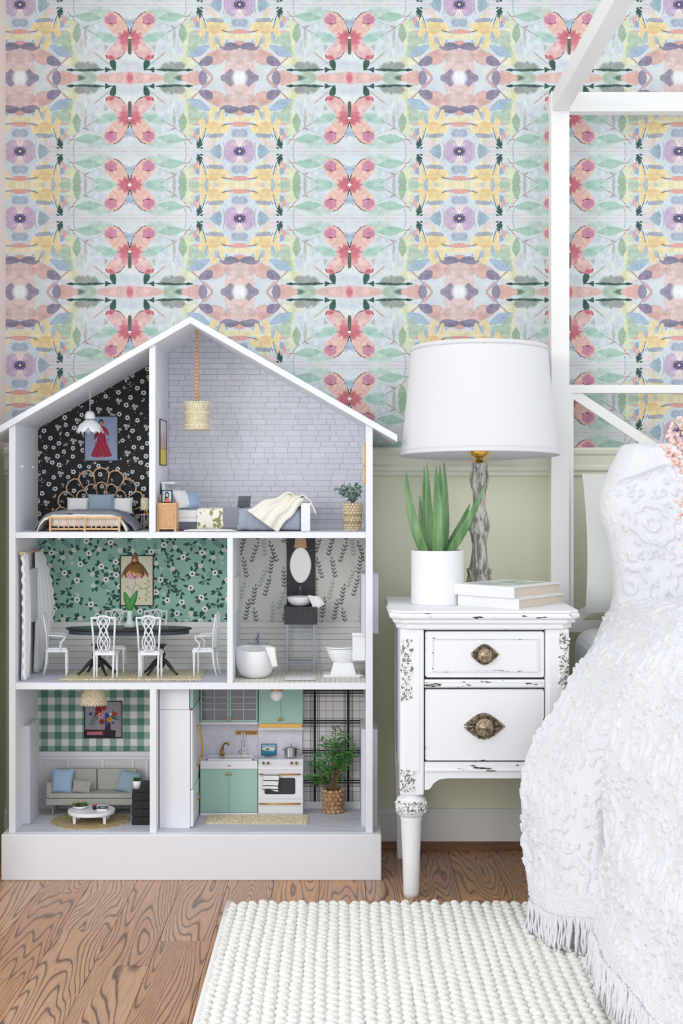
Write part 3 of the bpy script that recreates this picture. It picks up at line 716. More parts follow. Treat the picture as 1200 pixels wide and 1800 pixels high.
# ------------------------------------------------------------------ miniature builders
def Zf(z): return z+FT
FA, FM, FB_ = Z2a+FT, Z1a+FT, ZB+FT
def picture(label, x0, x1, z0, z1, y, art, frame=BLACK, fw=.0022, t=.004, group=None):
    th = thing('framed_picture', label, 'picture', ((x0+x1)/2, y, z0), group)
    BX(x0+fw, y-t*.5, z0+fw, x1-fw, y, z1-fw).build('print', art, th, uv=('x', x0+fw, z0+fw, x1-x0-2*fw, z1-z0-2*fw))
    b = B().box(x0, y-t, z0, x1, y, z0+fw).box(x0, y-t, z1-fw, x1, y, z1).box(x0, y-t, z0+fw, x0+fw, y, z1-fw).box(x1-fw, y-t, z0+fw, x1, y, z1-fw)
    b.build('frame', frame, th); return th
def picture_side(label, x, y0, y1, z0, z1, art, frame=BLACK, fw=.0016, t=.003, sgn=1):
    th = thing('framed_picture', label, 'picture', (x, (y0+y1)/2, z0))
    BX(x, y0+fw, z0+fw, x+sgn*t*.5, y1-fw, z1-fw).build('print', art, th, uv=('y', y0, z0, y1-y0, z1-z0))
    b = B().box(x, y0, z0, x+sgn*t, y1, z0+fw).box(x, y0, z1-fw, x+sgn*t, y1, z1).box(x, y0, z0+fw, x+sgn*t, y0+fw, z1-fw).box(x, y1-fw, z0+fw, x+sgn*t, y1, z1-fw)
    b.build('frame', frame, th); return th
def pil(name, label, c, w_, h_, t, m, rx=-18, ry=0, rz=0, seed=0, group=None, puff=.42, corner=.07):
    b = B().pillow(c, w_, h_, t, rot('Z', rz) @ rot('X', rx) @ rot('Y', ry), 12, puff, seed, corner)
    return tag(b.build(name, m, None, smooth=True), label, 'pillow', group)
def cloth_over(prof, y0, y1, nu=40, nv=24, amp=.0012, seed=0, freq=60, scallop=0, ends=0):
    """a cloth whose cross-section is the polyline prof in (x, z), running from y0 to y1"""
    pr = [Vector((p[0], 0, p[1])) for p in prof]; cum = [0]
    for a, b_ in zip(pr[:-1], pr[1:]): cum.append(cum[-1]+(b_-a).length)
    T = cum[-1]
    def at(u):
        t = u*T
        for i in range(len(pr)-1):
            if t <= cum[i+1] or i == len(pr)-2:
                k = (t-cum[i])/(cum[i+1]-cum[i]+1e-9); return pr[i].lerp(pr[i+1], k)
    def fn(u, v):
        p = at(u); y = y0+(y1-y0)*v
        n1 = mnoise.noise(Vector((p.x*freq+seed, y*freq, p.z*freq))); n2 = mnoise.noise(Vector((p.x*freq*.4+seed, y*freq*.4, 3+seed)))
        e = min(u, 1-u)
        zz = p.z + amp*n1 + amp*1.2*n2
        if ends and v < ends: zz -= (1-v/ends)**2*.006
        if scallop: y += scallop*math.sin(u*2*PI*9)*(1-v)
        return (p.x+amp*n2*2, y + amp*2*n1, zz)
    return B().grid(fn, nu, nv)
def leafy(b, p, d, L_, wd, roll=0, cup=.15):
    p = Vector(p); d = Vector(d).normalized(); s_ = d.cross(Vector((0,0,1)));
    if s_.length < 1e-3: s_ = Vector((1,0,0))
    s_.normalize(); s_ = Matrix.Rotation(roll, 3, d) @ s_; n_ = s_.cross(d)
    vs = [p, p+d*L_*.35+s_*wd/2+n_*cup*wd, p+d*L_*.4, p+d*L_*.35-s_*wd/2+n_*cup*wd, p+d*L_*.75+s_*wd*.36+n_*cup*wd, p+d*L_*.78, p+d*L_*.75-s_*wd*.36+n_*cup*wd, p+d*L_]
    return b.add(vs, [(0,1,2),(0,2,3),(1,4,5,2),(2,5,6,3),(4,7,5),(5,7,6)])
def chain(b, x, y, z0, z1, r=.0022):
    n = max(2, int((z1-z0)/(r*2.6)))
    for i in range(n):
        zc_ = z0+(i+.5)*(z1-z0)/n; pts = []
        for k in range(8):
            a = 2*PI*k/8; u = r*.7*math.cos(a); pts.append((x+(u if i % 2 else 0), y+(0 if i % 2 else u), zc_+r*1.6*math.sin(a)))
        b.tube(pts, .0004, 4, closed=True)
    return b

# ============ attic bedroom with black paper
picture('small framed print of a figure in a ruffled red dress on black floral paper', X(148,DB), X(208,DB), Z(811,DB), Z(731,DB), DB, mat_img('dress_print', art_woman()))
th = thing('pendant_lamp', 'white petal pendant lamp hanging on a chain above the rattan bed', 'lamp', (X(158,3.78), 3.78, Z(762,3.78)))
lx, ly = X(158,3.78), 3.78; zt = zroof(lx,.0175)
chain(B(), lx, ly, Z(728,ly), zt, .0026).build('chain', PLW, th)
B().lathe([(.001,.018),(.008,.017),(.0125,.010),(.0135,.003),(.013,-.002),(.001,-.003)], (lx,ly,Z(735,ly)), 16).build('dome', PLW, th, smooth=True)
for k in range(5):
    a = k*PI*.4+.35
    def pf(u, v, a=a):
        s_ = (u-.5)*1.0; r = .008+.027*v**.8; wd = .0185*math.sin(PI*min(.10+v*.83,1))**.55
        x_, y_ = r, s_*2*wd; z_ = -.030*v**1.3-.001 - .006*(abs(s_)*2)**2
        return (lx+x_*math.cos(a)-y_*math.sin(a), ly+x_*math.sin(a)+y_*math.cos(a), Z(737,ly)+z_)
    B().grid(pf, 7, 8).build('petal', PLW, th, smooth=True, solid=.0008)
bt = thing('rattan_bed', 'miniature rattan bed with looped fan headboard against black floral paper', 'bed', (X(160,3.79), 3.79, FA))
yh = 3.915; hc = (X(178,yh), FA+.028)
b1 = B(); 
def petal_ring(b, n, a0, a1, r0, rx, rz, rad):
    da = (a1-a0)/n
    for i in range(n):
        am = a0+(i+.5)*da; pts = []
        for k in range(13):
            t = k/12
            if t < .3: an, rr = am-da/2, r0+(1-r0)*.80*(t/.3)
            elif t > .7: an, rr = am+da/2, r0+(1-r0)*.80*((1-t)/.3)
            else:
                q = (t-.3)/.4; an = am-da/2*math.cos(PI*q); rr = r0+(1-r0)*(.80+.20*math.sin(PI*q))
            pts.append((hc[0]+rx*rr*math.cos(an), yh, hc[1]+rz*rr*math.sin(an)))
        b.tube(pts, rad, 6)
petal_ring(b1, 9, PI*1.04, PI*-.04, .42, .124, .134, .0022); b1.build('outer_loops', RATTAN, bt, smooth=True)
b1 = B(); petal_ring(b1, 9, PI*1.04, PI*-.04, .30, .088, .096, .0019); b1.tube([(hc[0]-.092,yh,FA),(hc[0]-.095,yh,hc[1]+.01)], .002).tube([(hc[0]+.092,yh,FA),(hc[0]+.095,yh,hc[1]+.01)], .002); b1.build('inner_loops', RATTAN, bt, smooth=True)
x0, x1 = X(87,3.69), X(212,3.69); yf = 3.685; zt = Z(908,3.69)
BX(x0+.004, yf+.01, FA+.012, x1-.004, yh-.004, FA+.036).build('mattress', WHITEC, bt, bevel=.004)
b = B().box(x0-.002, yf-.003, zt-.005, x1+.002, yf+.006, zt).box(x0+.004, yf, FA+.004, x1-.004, yf+.003, FA+.008); b.build('footboard_rail', PINE, bt, bevel=.0008)
for px in (89, 149.5, 210): BX(X(px,3.69)-.0026, yf-.003, FA, X(px,3.69)+.0026, yf+.003, zt-.004).build('leg', PINE, bt, bevel=.0006)
b = B()
for side in ((103, 113, 121, 131, 139), (161, 169, 179, 187, 197)):
    b = B(); e0, e1 = (90, 148) if side[0] < 150 else (151, 209)
    for px in side: b.box(X(px,3.69)-.0012, yf, FA+.006, X(px,3.69)+.0012, yf+.0022, zt-.004)
    for (a, c_) in ((e0, side[0]), (side[1], side[2]), (side[3]-2, side[4]+2)): b.box(X(a,3.69), yf+.0002, FA+.0165, X(c_,3.69), yf+.002, FA+.019)
    b.box(X(e0,3.69), yf+.0004, FA+.0075, X(e1,3.69), yf+.0018, FA+.0088)
    b.build('lattice', PINE, bt)
ym = 3.80
q = cloth_over([(X(66,3.7),FA+.003),(X(72,3.72),FA+.016),(X(84,3.74),FA+.034),(X(100,3.75),FA+.041),(X(150,3.78),FA+.042),(X(200,3.75),FA+.041),(X(213,3.74),FA+.034),(X(220,3.72),FA+.018),(X(224,3.7),FA+.003)], 3.690, 3.80, 54, 20, .0010, 2, 70, .0022, .12)
tag(q.build('quilt', CREAMC, None, smooth=True, solid=.0022), 'cream scalloped quilt on the rattan bed under the grey knitted blanket', 'quilt')
q = cloth_over([(X(59,3.72),FA+.004),(X(68,3.73),FA+.022),(X(84,3.75),FA+.043),(X(104,3.78),FA+.050),(X(150,3.8),FA+.051),(X(198,3.78),FA+.050),(X(214,3.75),FA+.043),(X(230,3.73),FA+.024),(X(240,3.72),FA+.003)], 3.712, 3.85, 54, 22, .0022, 5, 60, 0, .2)
tag(q.build('knitted_blanket', KNIT, None, smooth=True, solid=.003), 'grey chunky knitted blanket spread across the rattan bed', 'blanket')
pil('bed_pillow', 'white bed pillow on rattan bed, on the side away from the woven table lamp', (X(138,3.885),3.878,FA+.062), .060, .044, .018, WHITEC, -14, 0, 0, 1)
pil('bed_pillow', 'white bed pillow on rattan bed, on the side of the woven table lamp', (X(214,3.885),3.878,FA+.062), .060, .044, .018, WHITEC, -14, 0, 0, 2)
pil('bed_pillow', 'square grey-blue pillow in the middle of the rattan bed', (X(178,3.865),3.862,FA+.070), .068, .046, .016, DUSTB, -10, 0, 2, 3)
tt = thing('side_table', 'small grey round side table squeezed beside the rattan bed', 'table', (X(256,3.83), 3.83, FA))
tx, ty = X(254.5,3.83), 3.83
B().lathe([(.001,0),(.014,0),(.014,.003),(.001,.003)], (tx,ty,FA+.038), 18).build('tabletop', mat('grey_table_paint', (176,174,176), .5), tt)
for k in range(3): a = k*2.09+.5; B().cyl((tx+.012*math.cos(a),ty+.012*math.sin(a),FA), (tx+.009*math.cos(a),ty+.009*math.sin(a),FA+.038), .0022, .0022, 8).build('leg', mat('grey_table_leg', (150,148,152), .5), tt)
tl = thing('table_lamp', 'tiny table lamp with woven straw shade beside the rattan bed', 'lamp', (tx, ty, FA+.041))
B().lathe([(.006,0),(.006,.002),(.0015,.004),(.0015,.012)], (tx,ty,FA+.041), 10).build('stem', BRASS, tl)
B().lathe([(.0105,.010),(.0115,.014),(.0105,.038),(.009,.042),(.001,.042)], (tx,ty,FA+.041), 20, mod=lambda a, z: 1+.06*math.sin(a*10+z*900)).build('lamp_shade', WOVEN, tl, smooth=True)

# ============ attic room with brick wall
th = thing('pendant_lamp', 'wooden-bead pendant with woven straw drum shade before the brick wall', 'lamp', (X(346,3.78), 3.78, Z(756,3.78)))
lx, ly = X(346,3.78), 3.78; zt = zroof(lx,.0175); z = Z(706,ly)
n = 20; 
for i in range(n):
    r_ = (zt-z)/n/2; o = B().ell((lx, ly, z+(2*i+1)*r_), (.0062, .0062, r_*1.02), 10, 7).build('bead', PINE, th, smooth=True)
zt2, zb2 = Z(706,ly), Z(756,ly)
b = B(); prof = [(.0305,zb2),(.0315,zb2+.002)]
m = 9
for i in range(m): zz = zb2+.002+(zt2-zb2-.002)*i/(m-1); prof.append((.0305+(.0012 if i % 2 else -.0008), zz))
b.shell(prof, (lx,ly,0), 40); b.build('drum_shade', WOVEN, th, smooth=True, solid=.0016)
b = B()
for zz in (zb2+.004, zb2+.012, zb2+.044, zt2-.028, zt2-.008, zt2-.002):
    for k in range(26): a = 2*PI*k/26+zz*40; b.ell((lx+.0315*math.cos(a), ly+.0315*math.sin(a), zz), (.0032,.0022,.0028), 6, 4, rot('Z', math.degrees(a)+90))
b.build('crochet_band', mat('cream_raffia', (238,228,196), .8), th, smooth=True)['kind'] = 'stuff'
picture_side('narrow framed print in pink and yellow on the attic partition', xa1, 3.735, 3.875, Z(818,3.8), Z(738,3.8), mat_img('stripe_print', art_stripes()))
nt_ = thing('cane_nightstand', 'pine nightstand with cane door beside the miniature daybed', 'nightstand', (X(292,3.70), 3.70, FA))
x0, x1, y0, y1 = X(276,3.68), X(310,3.68), 3.675, 3.73; zt = Z(884,3.675)
BX(x0, y0, FA+.006, x1, y1, zt).build('body', PINE, nt_, bevel=.0008)
BX(x0+.004, y0-.0014, FA+.011, x1-.004, y0+.001, zt-.006).build('door', mat('cane_panel', (222,180,136), .7, var=((190,142,100), 500, .45, .55), bump=('voronoi', 600, .6, .001)), nt_)
for xx in (x0+.003, x1-.003):
    for yy in (y0+.003, y1-.003): BX(xx-.0028, yy-.0028, FA, xx+.0028, yy+.0028, FA+.007).build('leg', PINE, nt_)
fr = thing('photo_frame', 'black framed portrait photo standing on the cane nightstand', 'picture frame', (X(294,3.69), 3.69, zt))
x0, x1, z0, z1 = X(284,3.69), X(303,3.69), zt, Z(861.5,3.69)
BX(x0+.002, 3.688, z0+.002, x1-.002, 3.690, z1-.002).build('photo', mat_img('portrait_print', art_portrait()), fr, uv=('x', x0, z0, x1-x0, z1-z0))
B().box(x0,3.686,z0,x1,3.692,z0+.0022).box(x0,3.686,z1-.0022,x1,3.692,z1).box(x0,3.686,z0,x0+.0022,3.692,z1).box(x1-.0022,3.686,z0,x1,3.692,z1).build('frame', BLACK, fr)
pt = thing('potted_plant', 'tiny green plant in a woven pot behind the portrait photo', 'plant', (X(290,3.715), 3.715, zt))
B().lathe([(.009,0),(.010,.006),(.0095,.020),(.001,.020)], (X(287,3.715),3.715,zt), 14).build('pot', WOVEN, pt, smooth=True)
b = B()
for k in range(44): a = R.random()*6.28; e_ = R.uniform(.2,1.2); leafy(b, (X(289,3.715)+R.uniform(-.004,.004),3.715,zt+.020), (math.cos(a)*math.cos(e_),math.sin(a)*math.cos(e_),math.sin(e_)), R.uniform(.007,.014), .003)
b.build('foliage', LEAFG, pt)['kind'] = 'stuff'
db = thing('daybed', 'miniature white panelled daybed standing lengthwise at the brick wall', 'bed', (X(415,3.78), 3.78, FA))
BX(X(286,3.76), 3.74, FA, X(291,3.76), 3.89, Z(850,3.8)).build('headboard', PLW, db, bevel=.001)
BX(X(285,3.76), 3.738, Z(851,3.8), X(311,3.80), 3.895, Z(847,3.8)).build('headboard_shelf', PLW, db, bevel=.001)
BX(X(534,3.74), 3.725, FA, X(543,3.74), 3.89, Z(886,3.74)).build('footboard', PLW, db, bevel=.001)
BX(X(531,3.74), 3.722, Z(888,3.74), X(547,3.74), 3.893, Z(884,3.74)).build('footboard_cap', PLW, db, bevel=.001)
BX(X(529,3.72), 3.72, FA, X(545,3.72), 3.730, Z(887,3.73)).build('leg', PLW, db, bevel=.001)
BX(X(292,3.76), 3.735, Z(917,3.75), X(533,3.74), 3.885, Z(910,3.75)).build('side_rail', PLW, db, bevel=.0008)
BX(X(292,3.76), 3.737, Z(910,3.75), X(532,3.74), 3.883, Z(897,3.75)).build('mattress', WHITEC, db, bevel=.003)
zm = Z(897,3.75)
def over_side(name, label, cat_, px0, px1, zlow, m, seed, th_=.002, yb=3.88, amp=.0014, extra=None, group=None, lift=.0):
    xa, xb = X(px0,3.73), X(px1,3.73); yfr = 3.733 - lift
    prof = [(yfr, zlow), (yfr-.002, zlow+.012), (yfr-.001, zm-.006), (yfr+.006, zm+.003+lift), (3.80, zm+.004+lift), (yb, zm+.003+lift)]
    pr = [Vector((0, p[0], p[1])) for p in prof]; cum = [0]
    for a, c_ in zip(pr[:-1], pr[1:]): cum.append(cum[-1]+(c_-a).length)
    def fn(u, v):
        t = v*cum[-1]
        for i in range(len(pr)-1):
            if t <= cum[i+1] or i == len(pr)-2: p = pr[i].lerp(pr[i+1], (t-cum[i])/(cum[i+1]-cum[i])); break
        x = xa+(xb-xa)*u; n1 = mnoise.noise(Vector((x*55+seed, p.y*30, p.z*30)))
        return (x + amp*n1, p.y - abs(amp*2.0*n1), p.z + amp*n1 + (extra(u, v) if extra else 0))
    return tag(B().grid(fn, 36, 26).build(name, m, None, smooth=True, solid=th_), label, cat_, group)
FLOR = mat('floral_cotton', (236,232,222), .9, var=((150,148,96), 75, .56, .6))
over_side('floral_blanket', 'cream blanket with olive leaf print hanging over the daybed near its pillows', 'blanket', 346, 393, FA+.004, FLOR, 1, lift=.0008)
over_side('knitted_blanket', 'light grey ribbed blanket folded over the middle of the daybed', 'blanket', 391, 420, FA+.005, mat('ribbed_grey', (176,180,190), .95, bump=('wavez', 260, .8, .002)), 4, lift=.002)
over_side('bedspread', 'grey-blue bedspread covering the foot half of the daybed', 'bedspread', 417, 527, FA+.003, mat('greyblue_cloth', (160,168,182), .95, bump=('voronoi', 420, .4, .001)), 7, amp=.003, extra=lambda u, v: .006*math.exp(-((u-.75)/.2)**2)*(v > .5), lift=.001)
def tf2(u, v):
    # v 0 (hem, lower, toward the pillows) .. 1 over the footboard top
    px0, py0 = 434+ (505-434)*v, 897 - (897-866)*v**.8
    px1, py1 = 488+ (536-488)*v, 934 - (934-878)*v**1.0
    px, py = px0+(px1-px0)*u, py0+(py1-py0)*u
    y = 3.722 - .010*math.sin(PI*u)*(1-v*.6) + .05*max(0,(1-u)-.3)*v - .0035*math.sin(u*20+v*3)
    py += 2.2*math.sin(v*11+u*2)
    return P(px, py, y)
thr = thing('throw_blanket', 'cream throw blanket tossed over the footboard of the daybed', 'blanket', (X(500,3.74), 3.74, FA+.02))
B().grid(tf2, 34, 30).build('cloth', CREAMC, thr, smooth=True, solid=.0028)
def tf3(u, v):
    px = 505 + 50*u; top = 868+ 10*u
    y = 3.715+.14*v
    zz = Z(top, 3.73) + .004*math.sin(u*14) - .003*v
    if u > .8: zz -= (u-.8)*.20
    return (X(px, 3.73), y, zz)
B().grid(tf3, 30, 14).build('folded_end', CREAMC, thr, smooth=True, solid=.003)
pil('bed_pillow', 'plump white pillow leaning on the headboard of the daybed', (X(319,3.77),3.775,zm+.028), .056, .052, .018, WHITEC, -30, 0, 58, 4)
pil('bed_pillow', 'white pillow right against the daybed headboard, behind another', (X(308,3.81),3.825,zm+.030), .056, .056, .014, WHITEC, -24, 0, 62, 14)
pil('bed_pillow', 'pale blue pillow in front of the white ones on the daybed', (X(336,3.80),3.80,zm+.024), .054, .046, .016, BLUEC, -36, 0, 55, 5)
lt = thing('laptop', 'tiny dark grey laptop standing open on the daybed', 'laptop', (X(430,3.79), 3.79, zm+.005))
LT = mat('laptop_grey', (112,116,122), .4, .3)
x0, x1 = X(417,3.79), X(439,3.79)
BX(x0, 3.79, zm+.007, x1, 3.815, zm+.0095).build('keyboard_base', LT, lt, bevel=.0004)
B().add([(x0,3.786,zm+.008),(x1,3.786,zm+.008),(x1+.004,3.778,zm+.036),(x0+.004,3.778,zm+.036),(x0,3.789,zm+.008),(x1,3.789,zm+.008),(x1+.004,3.781,zm+.036),(x0+.004,3.781,zm+.036)], [(0,1,2,3),(7,6,5,4),(0,4,5,1),(1,5,6,2),(2,6,7,3),(3,7,4,0)]).build('screen_lid', LT, lt)
B().ell((X(430,3.782)+.002,3.7815,zm+.023), (.0022,.0006,.0026), 8, 5).build('emblem', mat('laptop_emblem', (70,72,78), .3), lt)
b = B().lathe([(.001,.0065),(.035,.0062),(.046,.004),(.047,.001),(.001,0)], (0,0,0), 40, mod=lambda a, z: 1+.03*math.sin(a*19)); b.v = [(X(369,3.68)+p[0]*1.42, 3.682+p[1]*.40, FA+p[2]) for p in b.v]
tag(b.build('fluffy_rug', mat('white_fleece', (236,235,230), 1, bump=('noise', 500, 1, .003)), None, smooth=True), 'small white fluffy rug on the attic floor before the daybed', 'rug')
ep = thing('eucalyptus_plant', 'eucalyptus sprigs in a woven straw basket beside the brick wall corner', 'plant', (X(620,3.76), 3.76, FA))
ex, ey = X(620,3.76), 3.76
b = B().shell([(.0185,0),(.021,.010),(.0225,.030),(.0235,.055),(.0245,.070)], (ex,ey,FA), 30); b.build('basket', mat('basket_inner', (170,150,110), .9), ep, smooth=True, solid=.001)
b = B()
for j, zz in enumerate((.002,.008,.014,.027,.033,.046,.053,.060,.067)):
    for k in range(16):
        a = 2*PI*(k+.5*(j % 2))/16; rr = .0195+zz*.07; b.ell((ex+rr*math.cos(a), ey+rr*math.sin(a), FA+zz), (.0046,.0024,.0036), 6, 4, rot('Z', math.degrees(a)+90) @ rot('Y', 25))
b.build('woven_loops', WOVEN, ep, smooth=True)['kind'] = 'stuff'
bl, bs = B(), B()
for (dx, dz) in ((-.060,.066),(-.048,.050),(-.034,.078),(-.022,.055),(-.012,.082),(.004,.062),(.016,.086),(.024,.058),(.030,.072),(-.030,.036),(.010,.040),(.026,.038)):
    p0 = Vector((ex, ey, FA+.066)); dyy = R.uniform(-.012,.03); p1 = p0+Vector((dx*.76, dyy*.7, dz*.62)); mid = p0.lerp(p1, .5)+Vector((0,0,.014)); bs.tube([p0, mid, p1], .0007, 5)
    for k in range(8):
        t = .2+.8*k/7; q = (p0.lerp(mid, t*2) if t < .5 else mid.lerp(p1, t*2-1)); a = R.random()*6.28
        bl.ell((q.x+.0055*math.cos(a), q.y+.004*math.sin(a), q.z+R.uniform(-.002,.003)), (.0052,.0016,.0050), 7, 4, rot('Z', R.uniform(0,180)) @ rot('X', R.uniform(-50,50)))
bs.build('stems', BROWN, ep); bl.build('leaves', EUC, ep, smooth=True)['kind'] = 'stuff'
for (za, zb_, lab) in ((Z(820,3.8), Z(780,3.8), 'slim gold frame high on the attic side panel'), (Z(851,3.8), Z(823,3.8), 'slim gold frame low on the attic side panel, above the eucalyptus')):
    th = thing('gold_frame', lab, 'picture frame', (XR0, 3.80, za)); BX(XR0-.0045, 3.72, za, XR0, 3.80, zb_).build('moulding', GOLD, th, bevel=.0006); BX(XR0-.005, 3.726, za+.006, XR0-.0044, 3.794, zb_-.006).build('print', WHITEC, th)

# ============ dining room
picture('tall botanical print in black frame on green floral paper above the dining table', X(211,DB), X(270,DB), Z(1065,DB), Z(976,DB), DB, mat_img('botanic_print', art_botanic()))
COPP = mat('antique_copper', (166,120,84), .35, .85)
lx, ly = X(237,3.80), 3.80
th = thing('pendant_lamp', 'copper petal pendant lamp over the miniature dining table', 'lamp', (lx, ly, Z(1014,ly)))
chain(B(), lx, ly, Z(980,ly), Z2b, .0026).build('chain', COPP, th)
B().lathe([(.001,.016),(.007,.015),(.0085,.004),(.011,-.004),(.001,-.004)], (lx,ly,Z(986,ly)), 16).build('cap', COPP, th, smooth=True)
for k in range(5):
    a = k*PI*.4+.1
    def pf(u, v, a=a):
        s_ = (u-.5); r = .008+.026*v**.75; wd = .0175*math.sin(PI*min(.15+v*.75,1))**.6
        x_, y_ = r, s_*2*wd; z_ = -.030*v**1.3-.002-.010*(abs(s_)*2)**2
        return (lx+x_*math.cos(a)-y_*math.sin(a), ly+x_*math.sin(a)+y_*math.cos(a), Z(987,ly)+z_)
    B().grid(pf, 7, 8).build('petal', COPP, th, smooth=True, solid=.0008)
rr_ = thing('woven_rug', 'cream crocheted rug under the black miniature dining table', 'rug', (X(228,3.78), 3.78, FM))
BX(X(106,3.68), 3.685, FM, X(349,3.68), 3.90, FM+.0025).build('rug_body', WOVEN, rr_)
b = B()
for k in range(46): 
    x = X(105,3.68)+(X(350,3.68)-X(105,3.68))*k/45
    for yy in (3.683, 3.690): b.ell((x+(.0035 if yy > 3.685 else 0), yy, FM+.003), (.0038,.0032,.0028), 7, 4)
b.build('crochet_edge', WOVEN, rr_, smooth=True)['kind'] = 'stuff'
FR = FM+.0026
BLKT = mat('black_table_lacquer', (38,42,46), .3)
tb = thing('dining_table', 'black oval pedestal dining table with fluted apron in the dollhouse', 'table', (X(226,3.79), 3.79, FR))
cx, cy = X(226,3.79), 3.795; ztop = Z(1103,3.79); a_ = (X(337,3.79)-X(115,3.79))/2
b = B().lathe([(.001,-.006),(.95,-.006),(1.0,-.003),(1.0,0),(.985,.0015),(.001,.0015)], (0,0,0), 48); b.v = [(cx+p[0]*a_, cy+p[1]*.058, ztop-.0015+p[2]) for p in b.v]; b.build('tabletop', BLKT, tb, smooth=False, bevel=.0006)
b = B().lathe([(.001,0),(.955,0),(.955,.010),(.001,.010)], (0,0,0), 120, mod=lambda a, z: 1+.006*math.sin(a*60)); b.v = [(cx+p[0]*a_, cy+p[1]*.056, ztop-.0165+p[2]) for p in b.v]; b.build('fluted_apron', mat('navy_black_fluting', (52,60,72), .4), tb)
for sx in (-1, 1):
    px = cx+sx*.082
    ped = B().lathe([(.016,.078),(.010,.072),(.007,.066),(.010,.060),(.013,.052),(.010,.044),(.006,.040),(.009,.034),(.011,.026),(.007,.018),(.001,.016)][::-1], (px,cy,FR), 16).build('pedestal', BLKT, tb, smooth=True)
    for k in range(4):
        a = PI/4+k*PI/2+ (0.2*sx); pts = []; rs = []
        for t in lsp(0, 1, 9):
            r_ = .006+.048*t; zz = .034*(1-t)**1.3+.0035 + .012*math.sin(PI*t)*(1-t); pts.append((px+r_*math.cos(a), cy+r_*.8*math.sin(a), FR+zz)); rs.append(.0042*(1-t)+.0024 if t < .9 else .0034)
        B().tube(pts, rs, 8).build('leg', BLKT, tb, smooth=True)
CHW = mat('white_chair_lacquer', (236,238,242), .35)
def make_chair(label, x, y, arms=False, group=None):
    """faces +Y: backrest towards the viewer at y, seat beyond; built in world coordinates then rotated through its root"""
    t = thing('armchair' if arms else 'dining_chair', label, 'chair', (x, y, FR), group)
    W_, D_, sh_ = .057, .052, .068
    for sx in (-1, 1):
        b = B(); b.taper((x+sx*(W_/2-.003), y+D_-.004), .0034, .0034, .0062, .0062, FR, FR+sh_-.006); b.build('leg', CHW, t, bevel=.0005)
        b = B(); b.tube([(x+sx*(W_/2-.005), y-.010, FR), (x+sx*(W_/2-.005), y-.003, FR+.03), (x+sx*(W_/2-.004), y, FR+sh_)], [.0020,.0026,.0030], 6); b.build('leg', CHW, t, smooth=True)
    b = B().prism([(x-W_/2+.002,y-.001),(x+W_/2-.002,y-.001),(x+W_/2+.003,y+D_),(x-W_/2-.003,y+D_)], FR+sh_-.008, FR+sh_-.001, 'z'); b.build('seat_frame', CHW, t, bevel=.0008)
    b = B().prism([(x-W_/2+.004,y+.001),(x+W_/2-.004,y+.001),(x+W_/2,y+D_-.002),(x-W_/2,y+D_-.002)], FR+sh_-.001, FR+sh_+.003, 'z'); b.build('seat', CHW, t, bevel=.0012)
    bh_ = .158; b = B()
    for sx in (-1, 1): b.tube([(x+sx*(W_/2-.004), y, FR+sh_-.004), (x+sx*(W_/2-.002), y-.002, FR+.11), (x+sx*(W_/2+.001), y-.009, FR+bh_-.006)], .0025, 6)
    pts = [(x-W_/2-.003, y-.0095, FR+bh_-.004)]
    for k in range(1, 12):
        u = -1+2*k/12; pts.append((x+u*W_/2, y-.0095, FR+bh_-.006+.007*math.cos(u*PI/2)**2+ (.002 if abs(u) > .7 else 0)))
    pts.append((x+W_/2+.003, y-.0095, FR+bh_-.004)); b.tube(pts, .0028, 6)
    b.build('backrest', CHW, t, smooth=True)
    b = B(); H0, H1 = FR+sh_, FR+bh_-.002
    def zy(s_): return (y-.0005-.009*s_, H0+(H1-H0)*s_)
    def strap(fn, r=.0016):
        pts = []
        for k in range(15):
            s_ = k/14; yy, zz = zy(s_); pts.append((x+fn(s_)*1.0, yy, zz))
        b.tube(pts, r, 5)
    for sg in (-1, 1):
        strap(lambda s_, sg=sg: sg*(.0135*math.cos(s_*2*PI*1.0)*(.55+.45*s_)))
        strap(lambda s_, sg=sg: sg*(.0125*math.sin(s_*2*PI*1.0)*(.8)+ .0))
        strap(lambda s_, sg=sg: sg*(.004+.012*abs(math.sin(s_*PI*1.5+.3))))
    b.build('splat', CHW, t, smooth=True)
    if arms:
        for sx in (-1, 1):
            xx = x+sx*(W_/2+.002)
            pts = [(xx-sx*.003, y-.003, FR+.104), (xx+sx*.001, y+.014, FR+.103), (xx+sx*.002, y+.034, FR+.102), (xx, y+.045, FR+.100), (xx, y+.043, FR+.092), (xx, y+.033, FR+.084), (xx, y+.034, FR+.072), (xx, y+.036, FR+.064)]
            B().tube(pts, .0022, 6).build('armrest', CHW, t, smooth=True)
    return t
c0 = make_chair('white lattice-back dining chair at the near side, nearer the curtained window', X(182,3.695), 3.700)
dup(c0, (X(261,3.695)-X(182,3.695), 0, 0), 'white lattice-back dining chair at the near side, nearer the bathroom partition')
dup(c0, (X(205,3.88)-X(182,3.695), .178, 0), 'white dining chair behind the table, nearer the curtained window', None, PI)
dup(c0, (X(273,3.88)-X(182,3.695), .178, 0), 'white dining chair behind the table, nearer the bathroom partition', None, PI)
ca = make_chair('white armchair at the curtained end of the dining table', X(84,3.79), 3.79, True); ca.rotation_euler = (0,0,-PI/2+.12)
dup(ca, (X(377,3.79)-X(84,3.79), 0, 0), 'white armchair at the bathroom end of the dining table', None, PI/2-.12)
vs = thing('glass_vase', 'green glass vase with two broad leaves on the black dining table', 'vase', (X(227,3.79), 3.79, ztop))
vx, vy = X(228,3.775), 3.775
